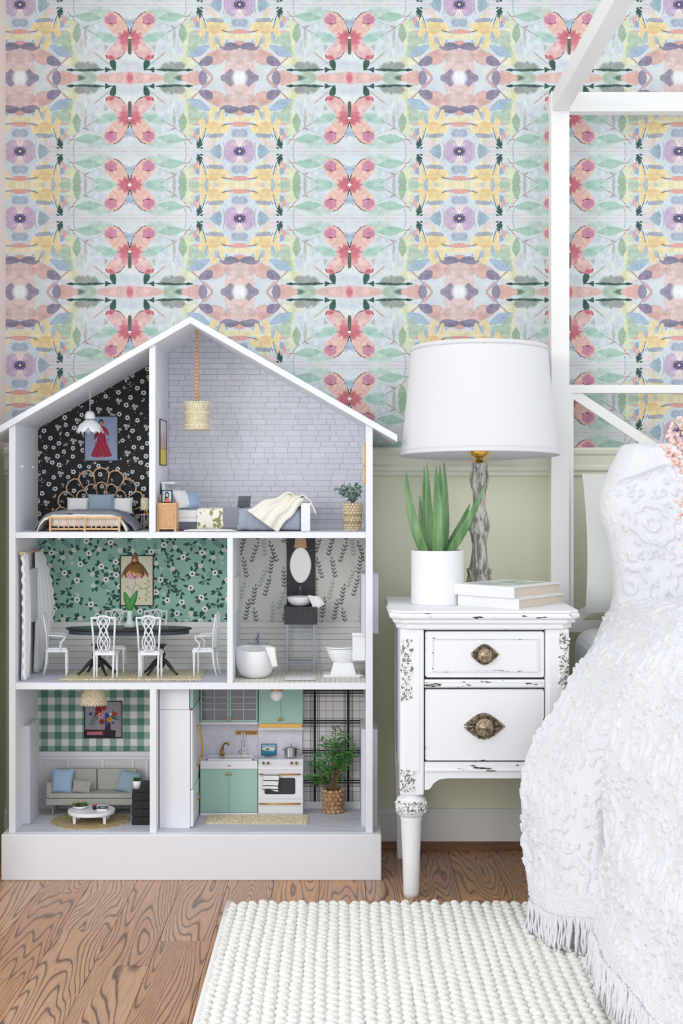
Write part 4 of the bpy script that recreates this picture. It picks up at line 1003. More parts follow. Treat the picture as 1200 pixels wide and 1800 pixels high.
B().lathe([(.012,.0005),(.0165,.005),(.014,.013),(.007,.020),(.006,.034),(.008,.045),(.007,.045),(.005,.034),(.006,.021),(.013,.013),(.015,.006),(.001,.002)], (vx,vy,ztop), 20).build('vase_body', mat('pale_green_glass', (196,214,208), .1), vs, smooth=True)
for (dx, L_) in ((-.014,.052),(.018,.056)):
    def lf(u, v, dx=dx, L_=L_):
        wd = .0085*math.sin(PI*min(max(v*.9+.06,0),1))**.8; s_ = u-.5
        return (vx+dx*v**1.3+s_*2*wd, vy+.003*abs(s_)*2, ztop+.040+L_*v)
    B().grid(lf, 5, 9).build('leaf', mat('tulip_leaf', (62,130,62), .5), vs, smooth=True, solid=.0008)
# curtains on a rod along the side panel
rod = thing('curtain_rod', 'short wooden curtain rod with ball end over the dining window', 'curtain rod', (XL1+.012, 3.77, Z(972,3.7)))
zr_ = Z(972,3.68)-.002
B().tube([(XL1+.012,3.672,zr_),(XL1+.012,3.90,zr_)], .0032, 8).ell((XL1+.012,3.672,zr_), .0055, 10, 7).box(XL1,3.70,zr_-.002,XL1+.012,3.704,zr_+.001).box(XL1,3.88,zr_-.002,XL1+.012,3.884,zr_+.001).build('pole', RATTAN, rod, smooth=True)
LACE = mat('white_lace', (240,240,242), .95, bump=('voronoi', 300, .4, .001))
def curtain(label, y0, y1, z0, bulge, seed):
    def fn(u, v):
        y = y0+(y1-y0)*u; f = math.sin(u*2*PI*4.5+seed)
        g = (1-v)
        return (XL1+.012+.0035*f*(.5+g)+bulge*math.sin(PI*min(g*1.05,1))*u**1.0, y+(.006*math.sin(g*3)), z0+(zr_+.003-z0)*v + .002*math.sin(u*25)*(1-v))
    th = thing('curtain', label, 'curtain', (XL1+.012, (y0+y1)/2, z0)); B().grid(fn, 50, 26).build('cloth', LACE, th, smooth=True, solid=.0008)
    def ruff(u, v):
        p = fn(1 if bulge > .01 else 0, v); s_ = u-.5
        return (p[0]+s_*.008+.0022*math.sin(v*70), p[1]+.003*math.cos(v*70)-.001, p[2])
    B().grid(ruff, 4, 60).build('ruffle', LACE, th, smooth=True, solid=.0006)
curtain('white ruffled curtain at the open front edge of the dining window', 3.682, 3.745, FM+.002, .004, 1)
curtain('white lace curtain at the wall end of the dining window', 3.835, 3.915, FM+.002, .030, 3)

# ============ bathroom
BLKS = mat('black_stone', (48,50,54), .45, var=((70,72,78), 200, .5, .7))
bp = BX(X(504,DB), DB-.006, zw-.002, X(554,DB), DB, Z2b-.001).build('mirror_panel', BLKS); tag(bp, 'tall black stone panel behind the oval bathroom mirror', 'panel')
mr = thing('oval_mirror', 'pointed oval mirror with pine top on the black bathroom panel', 'mirror', (X(528,3.92), 3.92, Z(1025,3.92)))
cz, cxm = Z(993,3.92), X(528,3.92); pts = []
for k in range(40):
    a = 2*PI*k/40; xx = .0285*math.cos(a)*(1-.10*math.sin(a)**2); zz = .048*math.sin(a); pts.append((cxm+xx, cz+zz))
B().prism(pts, 3.919, 3.9235).build('frame', mat('mirror_rim', (226,226,222), .3), mr)
pin = [(cxm+(p[0]-cxm)*.93, cz+(p[1]-cz)*.95) for p in pts]; B().prism(pin, 3.9183, 3.9192).build('mirror_glass', mat('mirror_glass', (206,204,198), .08, .85), mr)
B().add([(cxm-.017,3.916,Z(963,3.92)),(cxm+.017,3.916,Z(963,3.92)),(cxm+.013,3.916,Z2b-.002),(cxm-.013,3.916,Z2b-.002),(cxm-.017,3.923,Z(963,3.92)),(cxm+.017,3.923,Z(963,3.92)),(cxm+.013,3.923,Z2b-.002),(cxm-.013,3.923,Z2b-.002)], [(0,1,2,3),(7,6,5,4),(0,4,5,1),(1,5,6,2),(2,6,7,3),(3,7,4,0)]).build('pine_top', PINE, mr)
va = thing('washstand', 'black stone washstand box on slim grey steel legs in the bathroom', 'washstand', (X(528,3.86), 3.86, FM))
x0, x1 = X(500,3.86), X(557,3.86)
BX(x0, 3.83, Z(1098,3.83), x1, 3.915, Z(1070,3.83)).build('stone_box', BLKS, va, bevel=.0008); BX(x0-.001, 3.828, Z(1070,3.83), x1+.001, 3.916, Z(1067,3.83)).build('stone_top', BLKS, va)
for xx in (X(505,3.84), X(552,3.84)):
    for yy in (3.838, 3.905): BX(xx-.0022, yy-.0022, FM, xx+.0022, yy+.0022, Z(1098,3.83)).build('leg', STEEL, va)
for py in (1106, 1113, 1162, 1167): BX(X(505,3.84), 3.836, Z(py,3.84)-.0012, X(552,3.84), 3.840, Z(py,3.84)+.0012).build('rung', STEEL, va)
b = B()
for yy in lsp(3.84, 3.903, 8): b.box(X(505,3.84), yy-.0009, Z(1165,3.84), X(552,3.84), yy+.0009, Z(1165,3.84)+.0015)
b.build('shelf_wires', STEEL, va)
zs_ = Z(1067,3.83); sx_, sy_ = X(527,3.86), 3.864
bs_ = thing('vessel_sink', 'round white vessel sink on the black washstand', 'sink', (sx_, sy_, zs_))
B().lathe([(.014,.0),(.024,.004),(.031,.013),(.0345,.023),(.0345,.0245),(.033,.0245),(.029,.014),(.020,.006),(.001,.004)], (sx_,sy_,zs_), 32).build('basin', CER, bs_, smooth=True)
fc = thing('basin_faucet', 'tall slim grey faucet behind the white vessel sink', 'faucet', (sx_, 3.903, zs_))
B().tube([(sx_,3.904,zs_),(sx_,3.904,Z(1033,3.9)),(sx_,3.893,Z(1031,3.9)),(sx_,3.884,Z(1034,3.9))], .0026, 8).build('spout', STEEL, fc, smooth=True)
def towel(label, pts, y, m=WHITEC, th_=.0022, group=None, curl=.004):
    (a, b_, c_, d_) = pts    # px corners tl,tr,br,bl
    def fn(u, v):
        px = (a[0]*(1-u)+b_[0]*u)*(1-v)+(d_[0]*(1-u)+c_[0]*u)*v; py = (a[1]*(1-u)+b_[1]*u)*(1-v)+(d_[1]*(1-u)+c_[1]*u)*v
        return P(px, py, y - curl*math.sin(PI*v) - .0012*math.sin(u*9+v*3))
    return tag(B().grid(fn, 14, 14).build('towel', m, None, smooth=True, solid=th_), label, 'towel', group)
towel('small white towel draped off the rim of the vessel sink', ((541,1046),(562,1049),(571,1062),(552,1073)), 3.835)
tu = thing('bathtub', 'round white freestanding bathtub in the dollhouse bathroom', 'bathtub', (X(448,3.75), 3.75, FM))
tx, ty = X(448,3.755), 3.757; zt = Z(1141,3.73)
def sq(a, z): return 1+.03*math.cos(4*a)
hh = zt-FM
b = B().lathe([(.020,0),(.030,.002),(.040,.012),(.0475,.030),(.0515,.050),(.0525,hh-.004),(.0520,hh),(.0495,hh),(.0490,hh-.006),(.046,.030),(.034,.012),(.001,.010)], (tx,ty,FM), 40, mod=sq)
b.v = [(tx+(p[0]-tx)*1.0, ty+(p[1]-ty)*.9, p[2]+(.0045*(p[1]-ty)/.05 if p[2] > FM+hh*.6 else 0)) for p in b.v]; b.build('tub_body', CER, tu, smooth=True)
tf_ = thing('tub_faucet', 'grey deck faucet with small spout on the round bathtub', 'faucet', (tx, 3.80, zt)); yy = 3.802; zf = zt+.005
BX(X(434,yy), yy-.004, zf, X(472,yy), yy+.004, zf+.003).build('deck_plate', STEEL, tf_, bevel=.0008)
B().tube([(X(453,yy),yy,zf),(X(453,yy),yy,zf+.020)], .003, 8).tube([(X(453,yy),yy,zf+.012),(X(449.5,yy),yy-.012,zf+.015),(X(449.5,yy),yy-.014,zf+.010)], .0022, 8).tube([(X(453,yy),yy,zf+.020),(X(454,yy),yy-.001,zf+.031)], [.0026,.0014], 8).build('spout', STEEL, tf_, smooth=True)
towel('white towel hanging over the rim of the round bathtub', ((466,1137),(482,1138),(488,1171),(479,1173)), 3.716, curl=.003)
to = thing('toilet', 'white miniature toilet with square stepped base facing the bathtub', 'toilet', (X(605,3.78), 3.78, FM))
yc = 3.79; sc = yc/F
def tX(px): return X(px, yc)
BX(tX(619), yc-.033, FM+.042, tX(641.5), yc+.033, Z(1118,yc-.03)).build('tank', CER, to, bevel=.002)
BX(tX(618), yc-.035, Z(1118,yc-.03), tX(642), yc+.035, Z(1112,yc-.03)).build('tank_lid', CER, to, bevel=.0015)
b = B(); lv = [(Z(1185,yc),.022,.040,608),(Z(1180,yc),.020,.036,606),(Z(1168,yc),.020,.034,603),(Z(1160,yc),.026,.045,600),(Z(1150,yc),.0305,.053,598),(Z(1142,yc),.0320,.0555,597)]
def bowl(u, v):
    i = min(int(v*5), 4); t = v*5-i; z = lv[i][0]*(1-t)+lv[i+1][0]*t; wy = lv[i][1]*(1-t)+lv[i+1][1]*t; wx = lv[i][2]*(1-t)+lv[i+1][2]*t; cxp = lv[i][3]*(1-t)+lv[i+1][3]*t
    a = u*2*PI; return (tX(cxp)+wx*math.cos(a)*(.72 if math.cos(a) > 0 else .62), yc+wy*math.sin(a), z)
b.grid(bowl, 28, 11, closeu=True); b.f.append(tuple(range(10*28, 11*28))); b.build('bowl', CER, to, smooth=True)
def oval(z0, z1, cxp, rx, ry): 
    q = B().lathe([(.001,0),(1,0),(1,1),(.001,1)], (0,0,0), 30); q.v = [(tX(cxp)+p[0]*rx, yc+p[1]*ry, z0+(z1-z0)*p[2]) for p in q.v]; return q
zl = Z(1142,yc); oval(zl, zl+.0035, 597, .037, .0325).build('seat', CER, to, bevel=.001); oval(zl+.0042, zl+.0085, 597, .0375, .033).build('lid', CER, to, bevel=.0015)
B().taper((tX(603),yc), .066, .056, .050, .044, FM+.006, FM+.036).build('pedestal', CER, to, bevel=.002); BX(tX(568), yc-.034, FM, tX(634), yc+.034, FM+.007).build('base', CER, to, bevel=.0015)
BX(tX(612), yc-.012, FM+.036, tX(622), yc+.012, FM+.062).build('neck', CER, to, bevel=.002)
B().ell((tX(636),3.745,FM+.005), (.005,.003,.004), 8, 5).build('bolt_cap', CHROME, to, smooth=True)
tag(B().pillow((X(528,3.72),3.725,FM+.0022), .078, .060, .0040, rot('X', 90), 14, .2, 3, .0).build('bath_mat', mat('white_terry', (238,238,240), 1, bump=('noise', 700, .8, .002)), None, smooth=True), 'small white bath mat before the washstand', 'bath mat')
for px in (501.5, 556.5): tag(B().tube([(X(px,3.924),DB,Z(1017,3.92)),(X(px,3.924),3.920,Z(1017,3.92)),(X(px+(2 if px > 520 else -2),3.924),3.918,Z(1020,3.92))], .0012, 6).build('wall_hook', BLACK), 'tiny black hook on leaf paper %s' % ('between mirror panel and round bathtub' if px < 520 else 'between mirror panel and toilet'), 'hook')
picture_side('slim pale frame on the bathroom side of the partition above the tub', xb1, 3.72, 3.86, Z(1075,3.8), Z(1012,3.8), LACE, mat('pale_wood_frame', (206,206,190), .5))

# ============ living room
picture('framed print of a flower vase on green gingham above the grey sofa', X(148,DB), X(215,DB), Z(1297,DB), Z(1232,DB), DB, mat_img('vase_print', art_flowers()))
lx, ly = X(164.5,3.76), 3.76
th = thing('pendant_lamp', 'woven straw pendant shade at the ceiling of the gingham living room', 'lamp', (lx, ly, Z(1238,ly)))
zb2, zt2 = Z(1237,ly), Z1b
b = B(); prof = []
for i in range(11): t = i/10; prof.append((.0325-.0145*t**1.6+(.0011 if i % 2 else -.0008), zb2+(zt2-zb2)*t))
b.shell(prof, (lx,ly,0), 36, ).build('woven_shade', WOVEN, th, smooth=True, solid=.0016)
b = B()
for j, zz in enumerate(lsp(zb2, zt2-.006, 5)):
    t = (zz-zb2)/(zt2-zb2); rr = .0328-.0145*t**1.6
    for k in range(24): a = 2*PI*(k+.5*(j % 2))/24; b.ell((lx+rr*math.cos(a), ly+rr*math.sin(a), zz), (.0036,.0020,.0026), 6, 4, rot('Z', math.degrees(a)+90))
b.build('crochet_band', WOVEN, th, smooth=True)['kind'] = 'stuff'
so = thing('sofa', 'light grey linen two-seat sofa on wooden legs in the gingham room', 'sofa', (X(160,3.87), 3.87, FB_))
SX0, SX1 = X(80,3.835), X(241,3.835); sz0, sz1 = Z(1416,3.835), Z(1397,3.835)
BX(SX0, 3.838, sz0, SX1, 3.918, sz0+.016).build('seat_base', GREYF, so, bevel=.0015)
BX(SX0+.003, 3.842, sz0+.0165, SX1-.003, 3.915, sz0+.029).build('seat_cushion', GREYF, so, bevel=.003)
for (a, c_) in ((97, 169.5), (171, 240)):
    o = B().box(X(a,3.89), 3.890, sz0+.029, X(c_,3.89), 3.906, Z(1351,3.895)).build('back_cushion', GREYF, so, bevel=.003)
BX(SX0, 3.845, sz0+.016, SX0+.013, 3.912, Z(1376,3.85)).build('arm', GREYF, so, bevel=.002); BX(SX1-.013, 3.845, sz0+.016, SX1, 3.912, Z(1376,3.85)).build('arm', GREYF, so, bevel=.002)
for xx in (SX0+.016, SX1-.016):
    for yy in (3.852, 3.908): BX(xx-.003, yy-.003, FB_, xx+.003, yy+.003, sz0).build('leg', mat('grey_wood', (150,142,130), .6), so)
zs2 = sz0+.029
pil('scatter_pillow', 'light blue pillow at the window end of the grey sofa', (X(109,3.865),3.868,zs2+.029), .056, .062, .014, BLUEC, -14, 4, 6, 1, 'scatter pillows on the sofa')
pil('scatter_pillow', 'small cream ribbed pillow leaning beside the light blue one on the sofa', (X(143,3.855),3.858,zs2+.016), .048, .034, .014, mat('ribbed_cream', (228,220,214), .95, bump=('wavex', 300, .8, .002)), -22, 4, -4, 6, 'scatter pillows on the sofa')
pil('scatter_pillow', 'dusty blue pillow tilted at the dresser end of the sofa', (X(224,3.865),3.868,zs2+.026), .054, .056, .014, DUSTB, -14, 14, -8, 8, 'scatter pillows on the sofa')
b = B().lathe([(.001,.0022),(.098,.0022),(.100,.001),(.100,0),(.001,0)], (X(160,3.79),3.785,FB_), 72, mod=lambda a, z: 1+.02*math.sin(a*24)).build('round_rug', JUTE, None, smooth=False); tag(b, 'round jute rug under the white coffee table', 'rug')
ct = thing('coffee_table', 'round white coffee table with short square legs on the jute rug', 'table', (X(160.5,3.765), 3.765, FB_+.0022))
cx, cy, rt = X(160.5,3.765), 3.768, .0595; zt = Z(1423,3.765); z0 = FB_+.0022
B().lathe([(.001,-.009),(rt-.001,-.009),(rt,-.007),(rt,-.001),(rt-.001,0),(.001,0)], (cx,cy,zt), 48).build('tabletop', PLW, ct)
for (dx, dy) in ((-.038,-.030),(.038,-.030),(-.038,.030),(.038,.030)): B().taper((cx+dx,cy+dy), .006, .006, .009, .009, z0, zt-.009).build('leg', PLW, ct)
BX(cx-.042, cy-.033, zt-.014, cx+.042, cy+.033, zt-.009).build('apron', PLW, ct)
def succulents(b, c, n, r, L_):
    for k in range(n):
        a = k*2.4; e_ = R.uniform(.25,1.3); leafy(b, (c[0]+r*.5*math.cos(a), c[1]+r*.4*math.sin(a), c[2]), (math.cos(a)*math.cos(e_), math.sin(a)*math.cos(e_), math.sin(e_)), L_*R.uniform(.7,1.1), L_*.38, 0, .3)
pt = thing('planter_bowl', 'shallow white bowl of green succulents on the coffee table', 'plant', (X(141,3.775), 3.775, zt))
px_, py_ = X(141,3.772), 3.772
B().lathe([(.008,0),(.015,.003),(.0185,.008),(.0175,.0085),(.014,.004),(.001,.004)], (px_,py_,zt), 24).build('bowl', PLW, pt, smooth=True)
b = B(); 
for dx in (-.009, 0, .009): succulents(b, (px_+dx, py_, zt+.006), 26, .007, .013)
b.build('succulents', mat('olive_succulent', (84,108,54), .5, var=((130,150,90), 80, .45, .6)), pt)['kind'] = 'stuff'
pf_ = thing('pink_flower_cup', 'clear cup holding a pink blossom on the coffee table', 'vase', (X(166,3.77), 3.77, zt)); fx = X(166,3.765)
B().lathe([(.005,0),(.0058,.008),(.0052,.008),(.0045,.001),(.001,.001)], (fx,3.765,zt), 14).build('cup', GLASS, pf_, smooth=True)
b = B(); succulents(b, (fx,3.765,zt+.009), 34, .006, .008); b.build('blossom', mat('pink_petals', (214,110,172), .6), pf_)
bk = thing('book', 'tiny navy book with white lettering on the coffee table', 'book', (X(181,3.765), 3.765, zt))
x0, x1 = X(172,3.765), X(189,3.765)
BX(x0, 3.752, zt, x1, 3.777, zt+.0045).build('pages', WHITEC, bk); BX(x0-.0005, 3.751, zt+.0045, x1+.0005, 3.778, zt+.0058).build('cover', mat('navy_cover', (40,62,74), .5), bk)
b = B(); 
for (a, c_, e_, f_) in ((.3,.36,.25,.75),(.42,.48,.3,.6),(.54,.6,.2,.7),(.66,.78,.35,.45)): b.box(x0+(x1-x0)*a, 3.751+.027*e_, zt+.0058, x0+(x1-x0)*c_, 3.751+.027*f_, zt+.0060)
b.build('title', WHITEC, bk)
dz = thing('black_dresser', 'narrow black ridged dresser at the end of the grey sofa', 'dresser', (X(246,3.78), 3.78, FB_))
x0, x1 = X(233,3.735), xc0-.001; zd = Z(1389,3.735)
BX(x0, 3.737, FB_, x1, 3.86, zd-.003).build('body', BLACK, dz); BX(x0-.002, 3.733, zd-.003, x1, 3.862, zd).build('dresser_top', BLACK, dz, bevel=.0008)
n = 4; hd = (zd-.006-FB_)/n
for i in range(n):
    o = BX(x0-.002, 3.734, FB_+i*hd+.001, x1-.001, 3.738, FB_+(i+1)*hd-.001).build('drawer', BLACK, dz, bevel=.001)
    B().ell(((x0+x1)/2, 3.732, FB_+(i+.5)*hd), .0022, 8, 5).build('knob', mat('iron_knob', (60,60,62), .4, .5), o, smooth=True)
pt = thing('potted_plant', 'small succulent in a white pot on the black dresser', 'plant', (X(240.5,3.76), 3.76, zd)); px_ = X(240.5,3.755)
B().lathe([(.0085,0),(.0105,.020),(.0095,.020),(.009,.016),(.001,.016)], (px_,3.757,zd), 20).build('pot', PLW, pt, smooth=True)
b = B(); succulents(b, (px_,3.757,zd+.018), 40, .008, .012); b.build('succulent', LEAFG, pt)
for (px, py_d, lab) in ((253, 3.757, 'tiny clear tumbler at the front of the black dresser'), (255, 3.79, 'tiny clear tumbler further back on the black dresser')):
    tag(B().lathe([(.0035,0),(.0045,.011),(.0038,.011),(.003,.0015),(.001,.0015)], (X(px,py_d),py_d,zd), 14).build('tumbler', GLASS, None, smooth=True), lab, 'glass')

# ============ kitchen
FRG = mat('fridge_enamel', (232,234,240), .3)
fg = thing('refrigerator', 'tall white miniature refrigerator standing side-on with gold curved handles', 'refrigerator', (X(307,3.8), 3.8, FB_))
fx0, fx1, fy0, fy1 = X(280,3.70), X(334,3.70), 3.70, 3.925; ft = Z1b-.001; fz = Z(1246,3.72)
BX(fx0, fy0, FB_, fx1, fy1, fz).build('body', FRG, fg, bevel=.001)
BX(fx0, fy0+.001, fz+.0008, fx1-.003, fy1, ft).build('top_box', FRG, fg)
zmid = Z(1388,3.70)
d1 = BX(fx1+.0008, fy0+.002, zmid+.001, fx1+.006, fy1-.001, fz-.002).build('door', FRG, fg, bevel=.001)
d2 = BX(fx1+.0008, fy0-.0005, FB_+.004, fx1+.008, fy1-.001, zmid-.001).build('drawer', FRG, fg, bevel=.001)
BX(fx1+.006, fy0+.03, zmid+.012, fx1+.007, fy1-.03, fz-.012).build('door_panel', FRG, d1, bevel=.0005)
hx = fx1+.008
for yy in (3.80, 3.812):
    pts = [(fx1+.006, yy, Z(1276,3.8))]
    for k in range(9): t = k/8; pts.append((hx+.0035+.009*math.sin(PI*t), yy, Z(1278,3.8)+(Z(1345,3.8)-Z(1278,3.8))*t))
    pts.append((fx1+.006, yy, Z(1347,3.8))); B().tube(pts, .0022, 8).build('handle', GOLD, d1, smooth=True)
B().tube([(fx1+.008,3.755,Z(1403,3.78)),(fx1+.014,3.765,Z(1403,3.78)),(fx1+.015,3.80,Z(1399,3.8)),(fx1+.014,3.83,Z(1396,3.82)),(fx1+.008,3.84,Z(1396,3.82))], .0020, 8).build('handle', GOLD, d2, smooth=True)
o = BX(fx1-.002, fy0+.01, fz+.002, fx1+.006, fy1-.001, ft).build('upper_door', MINT, fg, bevel=.0008)
B().ell((fx1+.008, 3.88, Z(1232,3.88)), (.003,.003,.006), 8, 6).build('knob', GOLD, o, smooth=True)
KF = 3.852; KB = DB
def shaker(parent, x0, x1, z0, z1, y, m, knob=None, name='door'):
    o = BX(x0, y-.003, z0, x1, y, z1).build(name, m, parent, bevel=.0005, seg=1)
    b = B(); f_ = .0042
    b.box(x0,y-.0042,z0,x0+f_,y-.003,z1).box(x1-f_,y-.0042,z0,x1,y-.003,z1).box(x0+f_,y-.0042,z0,x1-f_,y-.003,z0+f_).box(x0+f_,y-.0042,z1-f_,x1-f_,y-.003,z1)
    b.build('door_frame', m, o)
    if knob: B().ell((knob[0], y-.0065, knob[1]), (.0026,.0026,.0048), 10, 7).build('handle', GOLD, o, smooth=True)
    return o
sk = thing('sink_cabinet', 'mint green miniature base cabinet with double doors under the kitchen sink', 'cabinet', (X(403,KF), 3.89, FB_))
x0, x1 = X(352,KF), X(452.5,KF); xm = (x0+x1)/2; zc1 = Z(1351,KF); zc2 = Z(1337,KF)
BX(x0, KF, FB_, x1, KB-.0045, zc1).build('body', mat('cabinet_inside', (140,170,160), .6), sk); BX(x0, KF-.004, FB_, x1, KF, FB_+.0058).build('toe_board', PLW, sk)
shaker(sk, x0, xm-.0005, FB_+.007, zc1-.001, KF, MINT, (X(399,KF), Z(1360,KF))); shaker(sk, xm+.0005, x1-.0005, FB_+.007, zc1-.001, KF, MINT, (X(405.5,KF), Z(1360,KF)))
ap = BX(x0, KF-.006, zc1, x1, KB-.005, zc2).build('sink_apron', PLW, sk, bevel=.001)
B().ell((X(403,KF), KF-.007, Z(1345,KF)), (.0050,.002,.0022), 10, 6).build('handle', GOLD, ap, smooth=True)
wx0, wx1, wy0, wy1 = X(362,KF), X(445,KF), KF+.006, KB-.014
b = B().box(wx0,wy0,zc2,wx1,wy0+.003,zc2+.003).box(wx0,wy1,zc2,wx1,wy1+.003,zc2+.003).box(wx0,wy0,zc2,wx0+.003,wy1,zc2+.003).box(wx1-.003,wy0,zc2,wx1,wy1,zc2+.003).box(wx0+.003,wy0+.003,zc2+.0002,wx1-.003,wy1,zc2+.0006)
b.build('sink_rim', CER, sk)
zcab = Z(1273,3.88); uf = 3.880
MARB = mat_img('marble_board', marble(), .3)
sp = thing('backsplash', 'pale marble backsplash board between the mint cabinets', 'backsplash', (X(443,DB), DB, zc2))
BX(X(350,DB), DB-.004, zc2-.001, X(453,DB), DB, zcab+.004).build('marble_panel', MARB, sp, uv=('x', X(350,DB), zc2, .15, .09)); BX(X(453.6,DB), DB-.007, zc2-.008, X(531,DB), DB, zcab+.002).build('marble_panel', MARB, sp, uv=('x', X(380,DB), zc2-.03, .15, .09))
uc = thing('glass_wall_cabinet', 'mint wall cabinet with two glazed lattice doors above the kitchen sink', 'cabinet', (X(403,uf), 3.9, zcab))
x0, x1 = X(352,uf), X(453,uf); xm = (x0+x1)/2; zt = Z1b-.001
BX(x0, uf+.008, zcab+.003, x1, KB-.0045, zt).build('body', mat('mauve_cabinet_inside', (178,170,180), .7), uc); BX(x0, uf-.001, zcab, x1, KB-.0045, zcab+.0048).build('bottom_board', PLW, uc)
b = B(); b.box(x0, uf, zcab+.005, x0+.002, uf+.008, zt).box(x1-.002, uf, zcab+.005, x1, uf+.008, zt).build('cheek', MINT, uc)
for (a, c_, kx) in ((x0, xm-.0006, X(399,uf)), (xm+.0006, x1, X(405.5,uf))):
    b = B(); f_ = .0045; z0 = zcab+.006
    b.box(a,uf-.003,z0,a+f_,uf,zt).box(c_-f_,uf-.003,z0,c_,uf,zt).box(a+f_,uf-.003,z0,c_-f_,uf,z0+f_+.001).box(a+f_,uf-.003,zt-.002,c_-f_,uf,zt)
    o = b.build('door', MINT, uc, bevel=.0004, seg=1)
    g = B(); xq = (a+c_)/2; g.box(xq-.0009,uf-.003,z0+f_,xq+.0009,uf-.001,zt)
    for py in (1225, 1235.5, 1247): g.box(a+f_,uf-.003,Z(py,uf)-.0009,c_-f_,uf-.001,Z(py,uf)+.0009)
    g.build('lattice', mat('pale_mint_lattice', (190,212,206), .4), o)
    BX(a+f_, uf-.0008, z0+f_, c_-f_, uf-.0003, zt-.002).build('pane', mat('cabinet_glass', (214,208,216), .05, trans=.85), o)
    B().ell((kx, uf-.0055, Z(1263,uf)), (.0026,.0026,.0048), 10, 7).build('handle', GOLD, o, smooth=True)
u2 = thing('wall_cabinet', 'mint wall cabinet with two solid doors and gold trim above the stove', 'cabinet', (X(493,uf), 3.9, zcab))
x0, x1 = X(454.5,uf-.003), X(532,uf-.003); xm = (x0+x1)/2
BX(x0, uf-.003, zcab+.002, x1, KB-.0075, zt).build('body', mat('cabinet_side', (190,204,204), .5), u2)
shaker(u2, x0+.0008, xm-.0005, zcab+.0035, zt, uf-.003, MINT, (X(490,uf), Z(1264,uf))); shaker(u2, xm+.0005, x1-.0008, zcab+.0035, zt, uf-.003, MINT, (X(496,uf), Z(1264,uf)))
BX(x0+.001, uf-.007, Z(1278,uf), x1-.002, KB-.0075, zcab+.002).build('gold_trim', GOLD, u2); BX(x0, uf+.004, Z(1283,uf), x1, KB-.0075, Z(1278.5,uf)).build('hood_board', PLW, u2)
kf = thing('kitchen_faucet', 'aged brass swan-neck faucet at the miniature kitchen sink', 'faucet', (X(391,3.915), 3.915, zc2))
fx, fy = X(391,3.912), 3.908; zq = zc2
B().lathe([(.006,0),(.0055,.006),(.004,.010),(.0046,.016),(.003,.020),(.001,.020)], (fx,fy,zq+.0035), 14).tube([(fx,fy,zq+.02),(fx+.001,fy,zq+.028),(fx+.006,fy-.004,zq+.036),(fx+.013,fy-.008,zq+.037),(fx+.018,fy-.010,zq+.032)], [.0026,.0026,.0024,.0024,.0028], 8).tube([(fx,fy,zq+.012),(fx-.006,fy-.002,zq+.017)], .0016, 6).build('spout', BRASS, kf, smooth=True)
ra = thing('utensil_rail', 'short brass rail on the marble backsplash', 'rail', (X(433,DB), DB, Z(1292,3.92)))
BX(X(414,3.92), DB-.006, Z(1292,3.92), X(452,3.92), DB-.0042, Z(1285,3.92)).build('plate', BRASS, ra, bevel=.0006)
B().tube([(X(417,3.92),3.9205,Z(1288.5,3.92)),(X(449,3.92),3.9205,Z(1288.5,3.92))], .0012, 6).build('bar', GOLD, ra, smooth=True)
la = thing('ladle', 'small steel ladle hanging on the brass rail', 'utensil', (X(424,3.915), 3.915, Z(1325,3.915))); xx = X(425,3.916)
B().tube([(xx,3.918,Z(1287,3.916)),(xx,3.917,Z(1300,3.916))], .0018, 6).build('grip', PLW, la); B().tube([(xx,3.917,Z(1300,3.916)),(xx-.001,3.917,Z(1318,3.916))], .0008, 6).build('stem', CHROME, la); B().ell((xx-.003,3.914,Z(1321,3.916)), (.0048,.004,.0042), 12, 7).build('bowl', CHROME, la, smooth=True)
sa = thing('spatula', 'small slotted white spatula hanging on the brass rail', 'utensil', (X(430,3.915), 3.915, Z(1327,3.915))); xx = X(429.5,3.916)
B().tube([(xx,3.918,Z(1287,3.916)),(xx,3.917,Z(1300,3.916))], .0018, 6).build('grip', PLW, sa); B().tube([(xx,3.917,Z(1300,3.916)),(xx,3.917,Z(1315,3.916))], .0008, 6).build('stem', CHROME, sa)
z0, z1 = Z(1327,3.916), Z(1314,3.916); b = B().box(xx-.0055,3.9155,z0,xx-.003,3.917,z1).box(xx+.003,3.9155,z0,xx+.0055,3.917,z1)
for k in range(4): zz = z0+(z1-z0-.002)*k/3; b.box(xx-.003,3.9155,zz,xx+.003,3.917,zz+.002)
b.build('blade', PLW, sa)
st = thing('stove', 'white miniature stove with gold knobs and handles', 'stove', (X(493,KF), 3.89, FB_))
x0, x1 = X(453.5,KF-.004), X(532.5,KF-.004); zs0, zs1 = Z(1352,KF), Z(1337,KF); yf = KF-.004
BX(x0, yf, FB_, x1, KB-.0075, zs0).build('body', PLW, st, bevel=.0006)
B().prism([(yf-.004,zs0+.0006),(KB-.0075,zs0+.0006),(KB-.0075,zs1+.002),(yf+.012,zs1+.002),(yf-.003,zs0+.006)], x0, x1, 'x').build('cooktop', PLW, st, bevel=.0006)
od = BX(x0+.0006, yf-.004, Z(1403,KF), x1-.0006, yf, Z(1354,KF)).build('oven_door', PLW, st, bevel=.001)
def rrect(xa, xb, za, zb_, r, y0, y1):
    pts = []
    for (cx_, cz_, a0) in ((xb-r,zb_-r,0),(xa+r,zb_-r,90),(xa+r,za+r,180),(xb-r,za+r,270)):
        for k in range(5): a = math.radians(a0+k*22.5); pts.append((cx_+r*math.cos(a), cz_+r*math.sin(a)))
    return B().prism(pts, y0, y1)
rrect(X(465,KF), X(519,KF), Z(1395,KF), Z(1366,KF), .005, yf-.0046, yf-.0038).build('oven_window', mat('oven_glass', (58,58,64), .15), od)
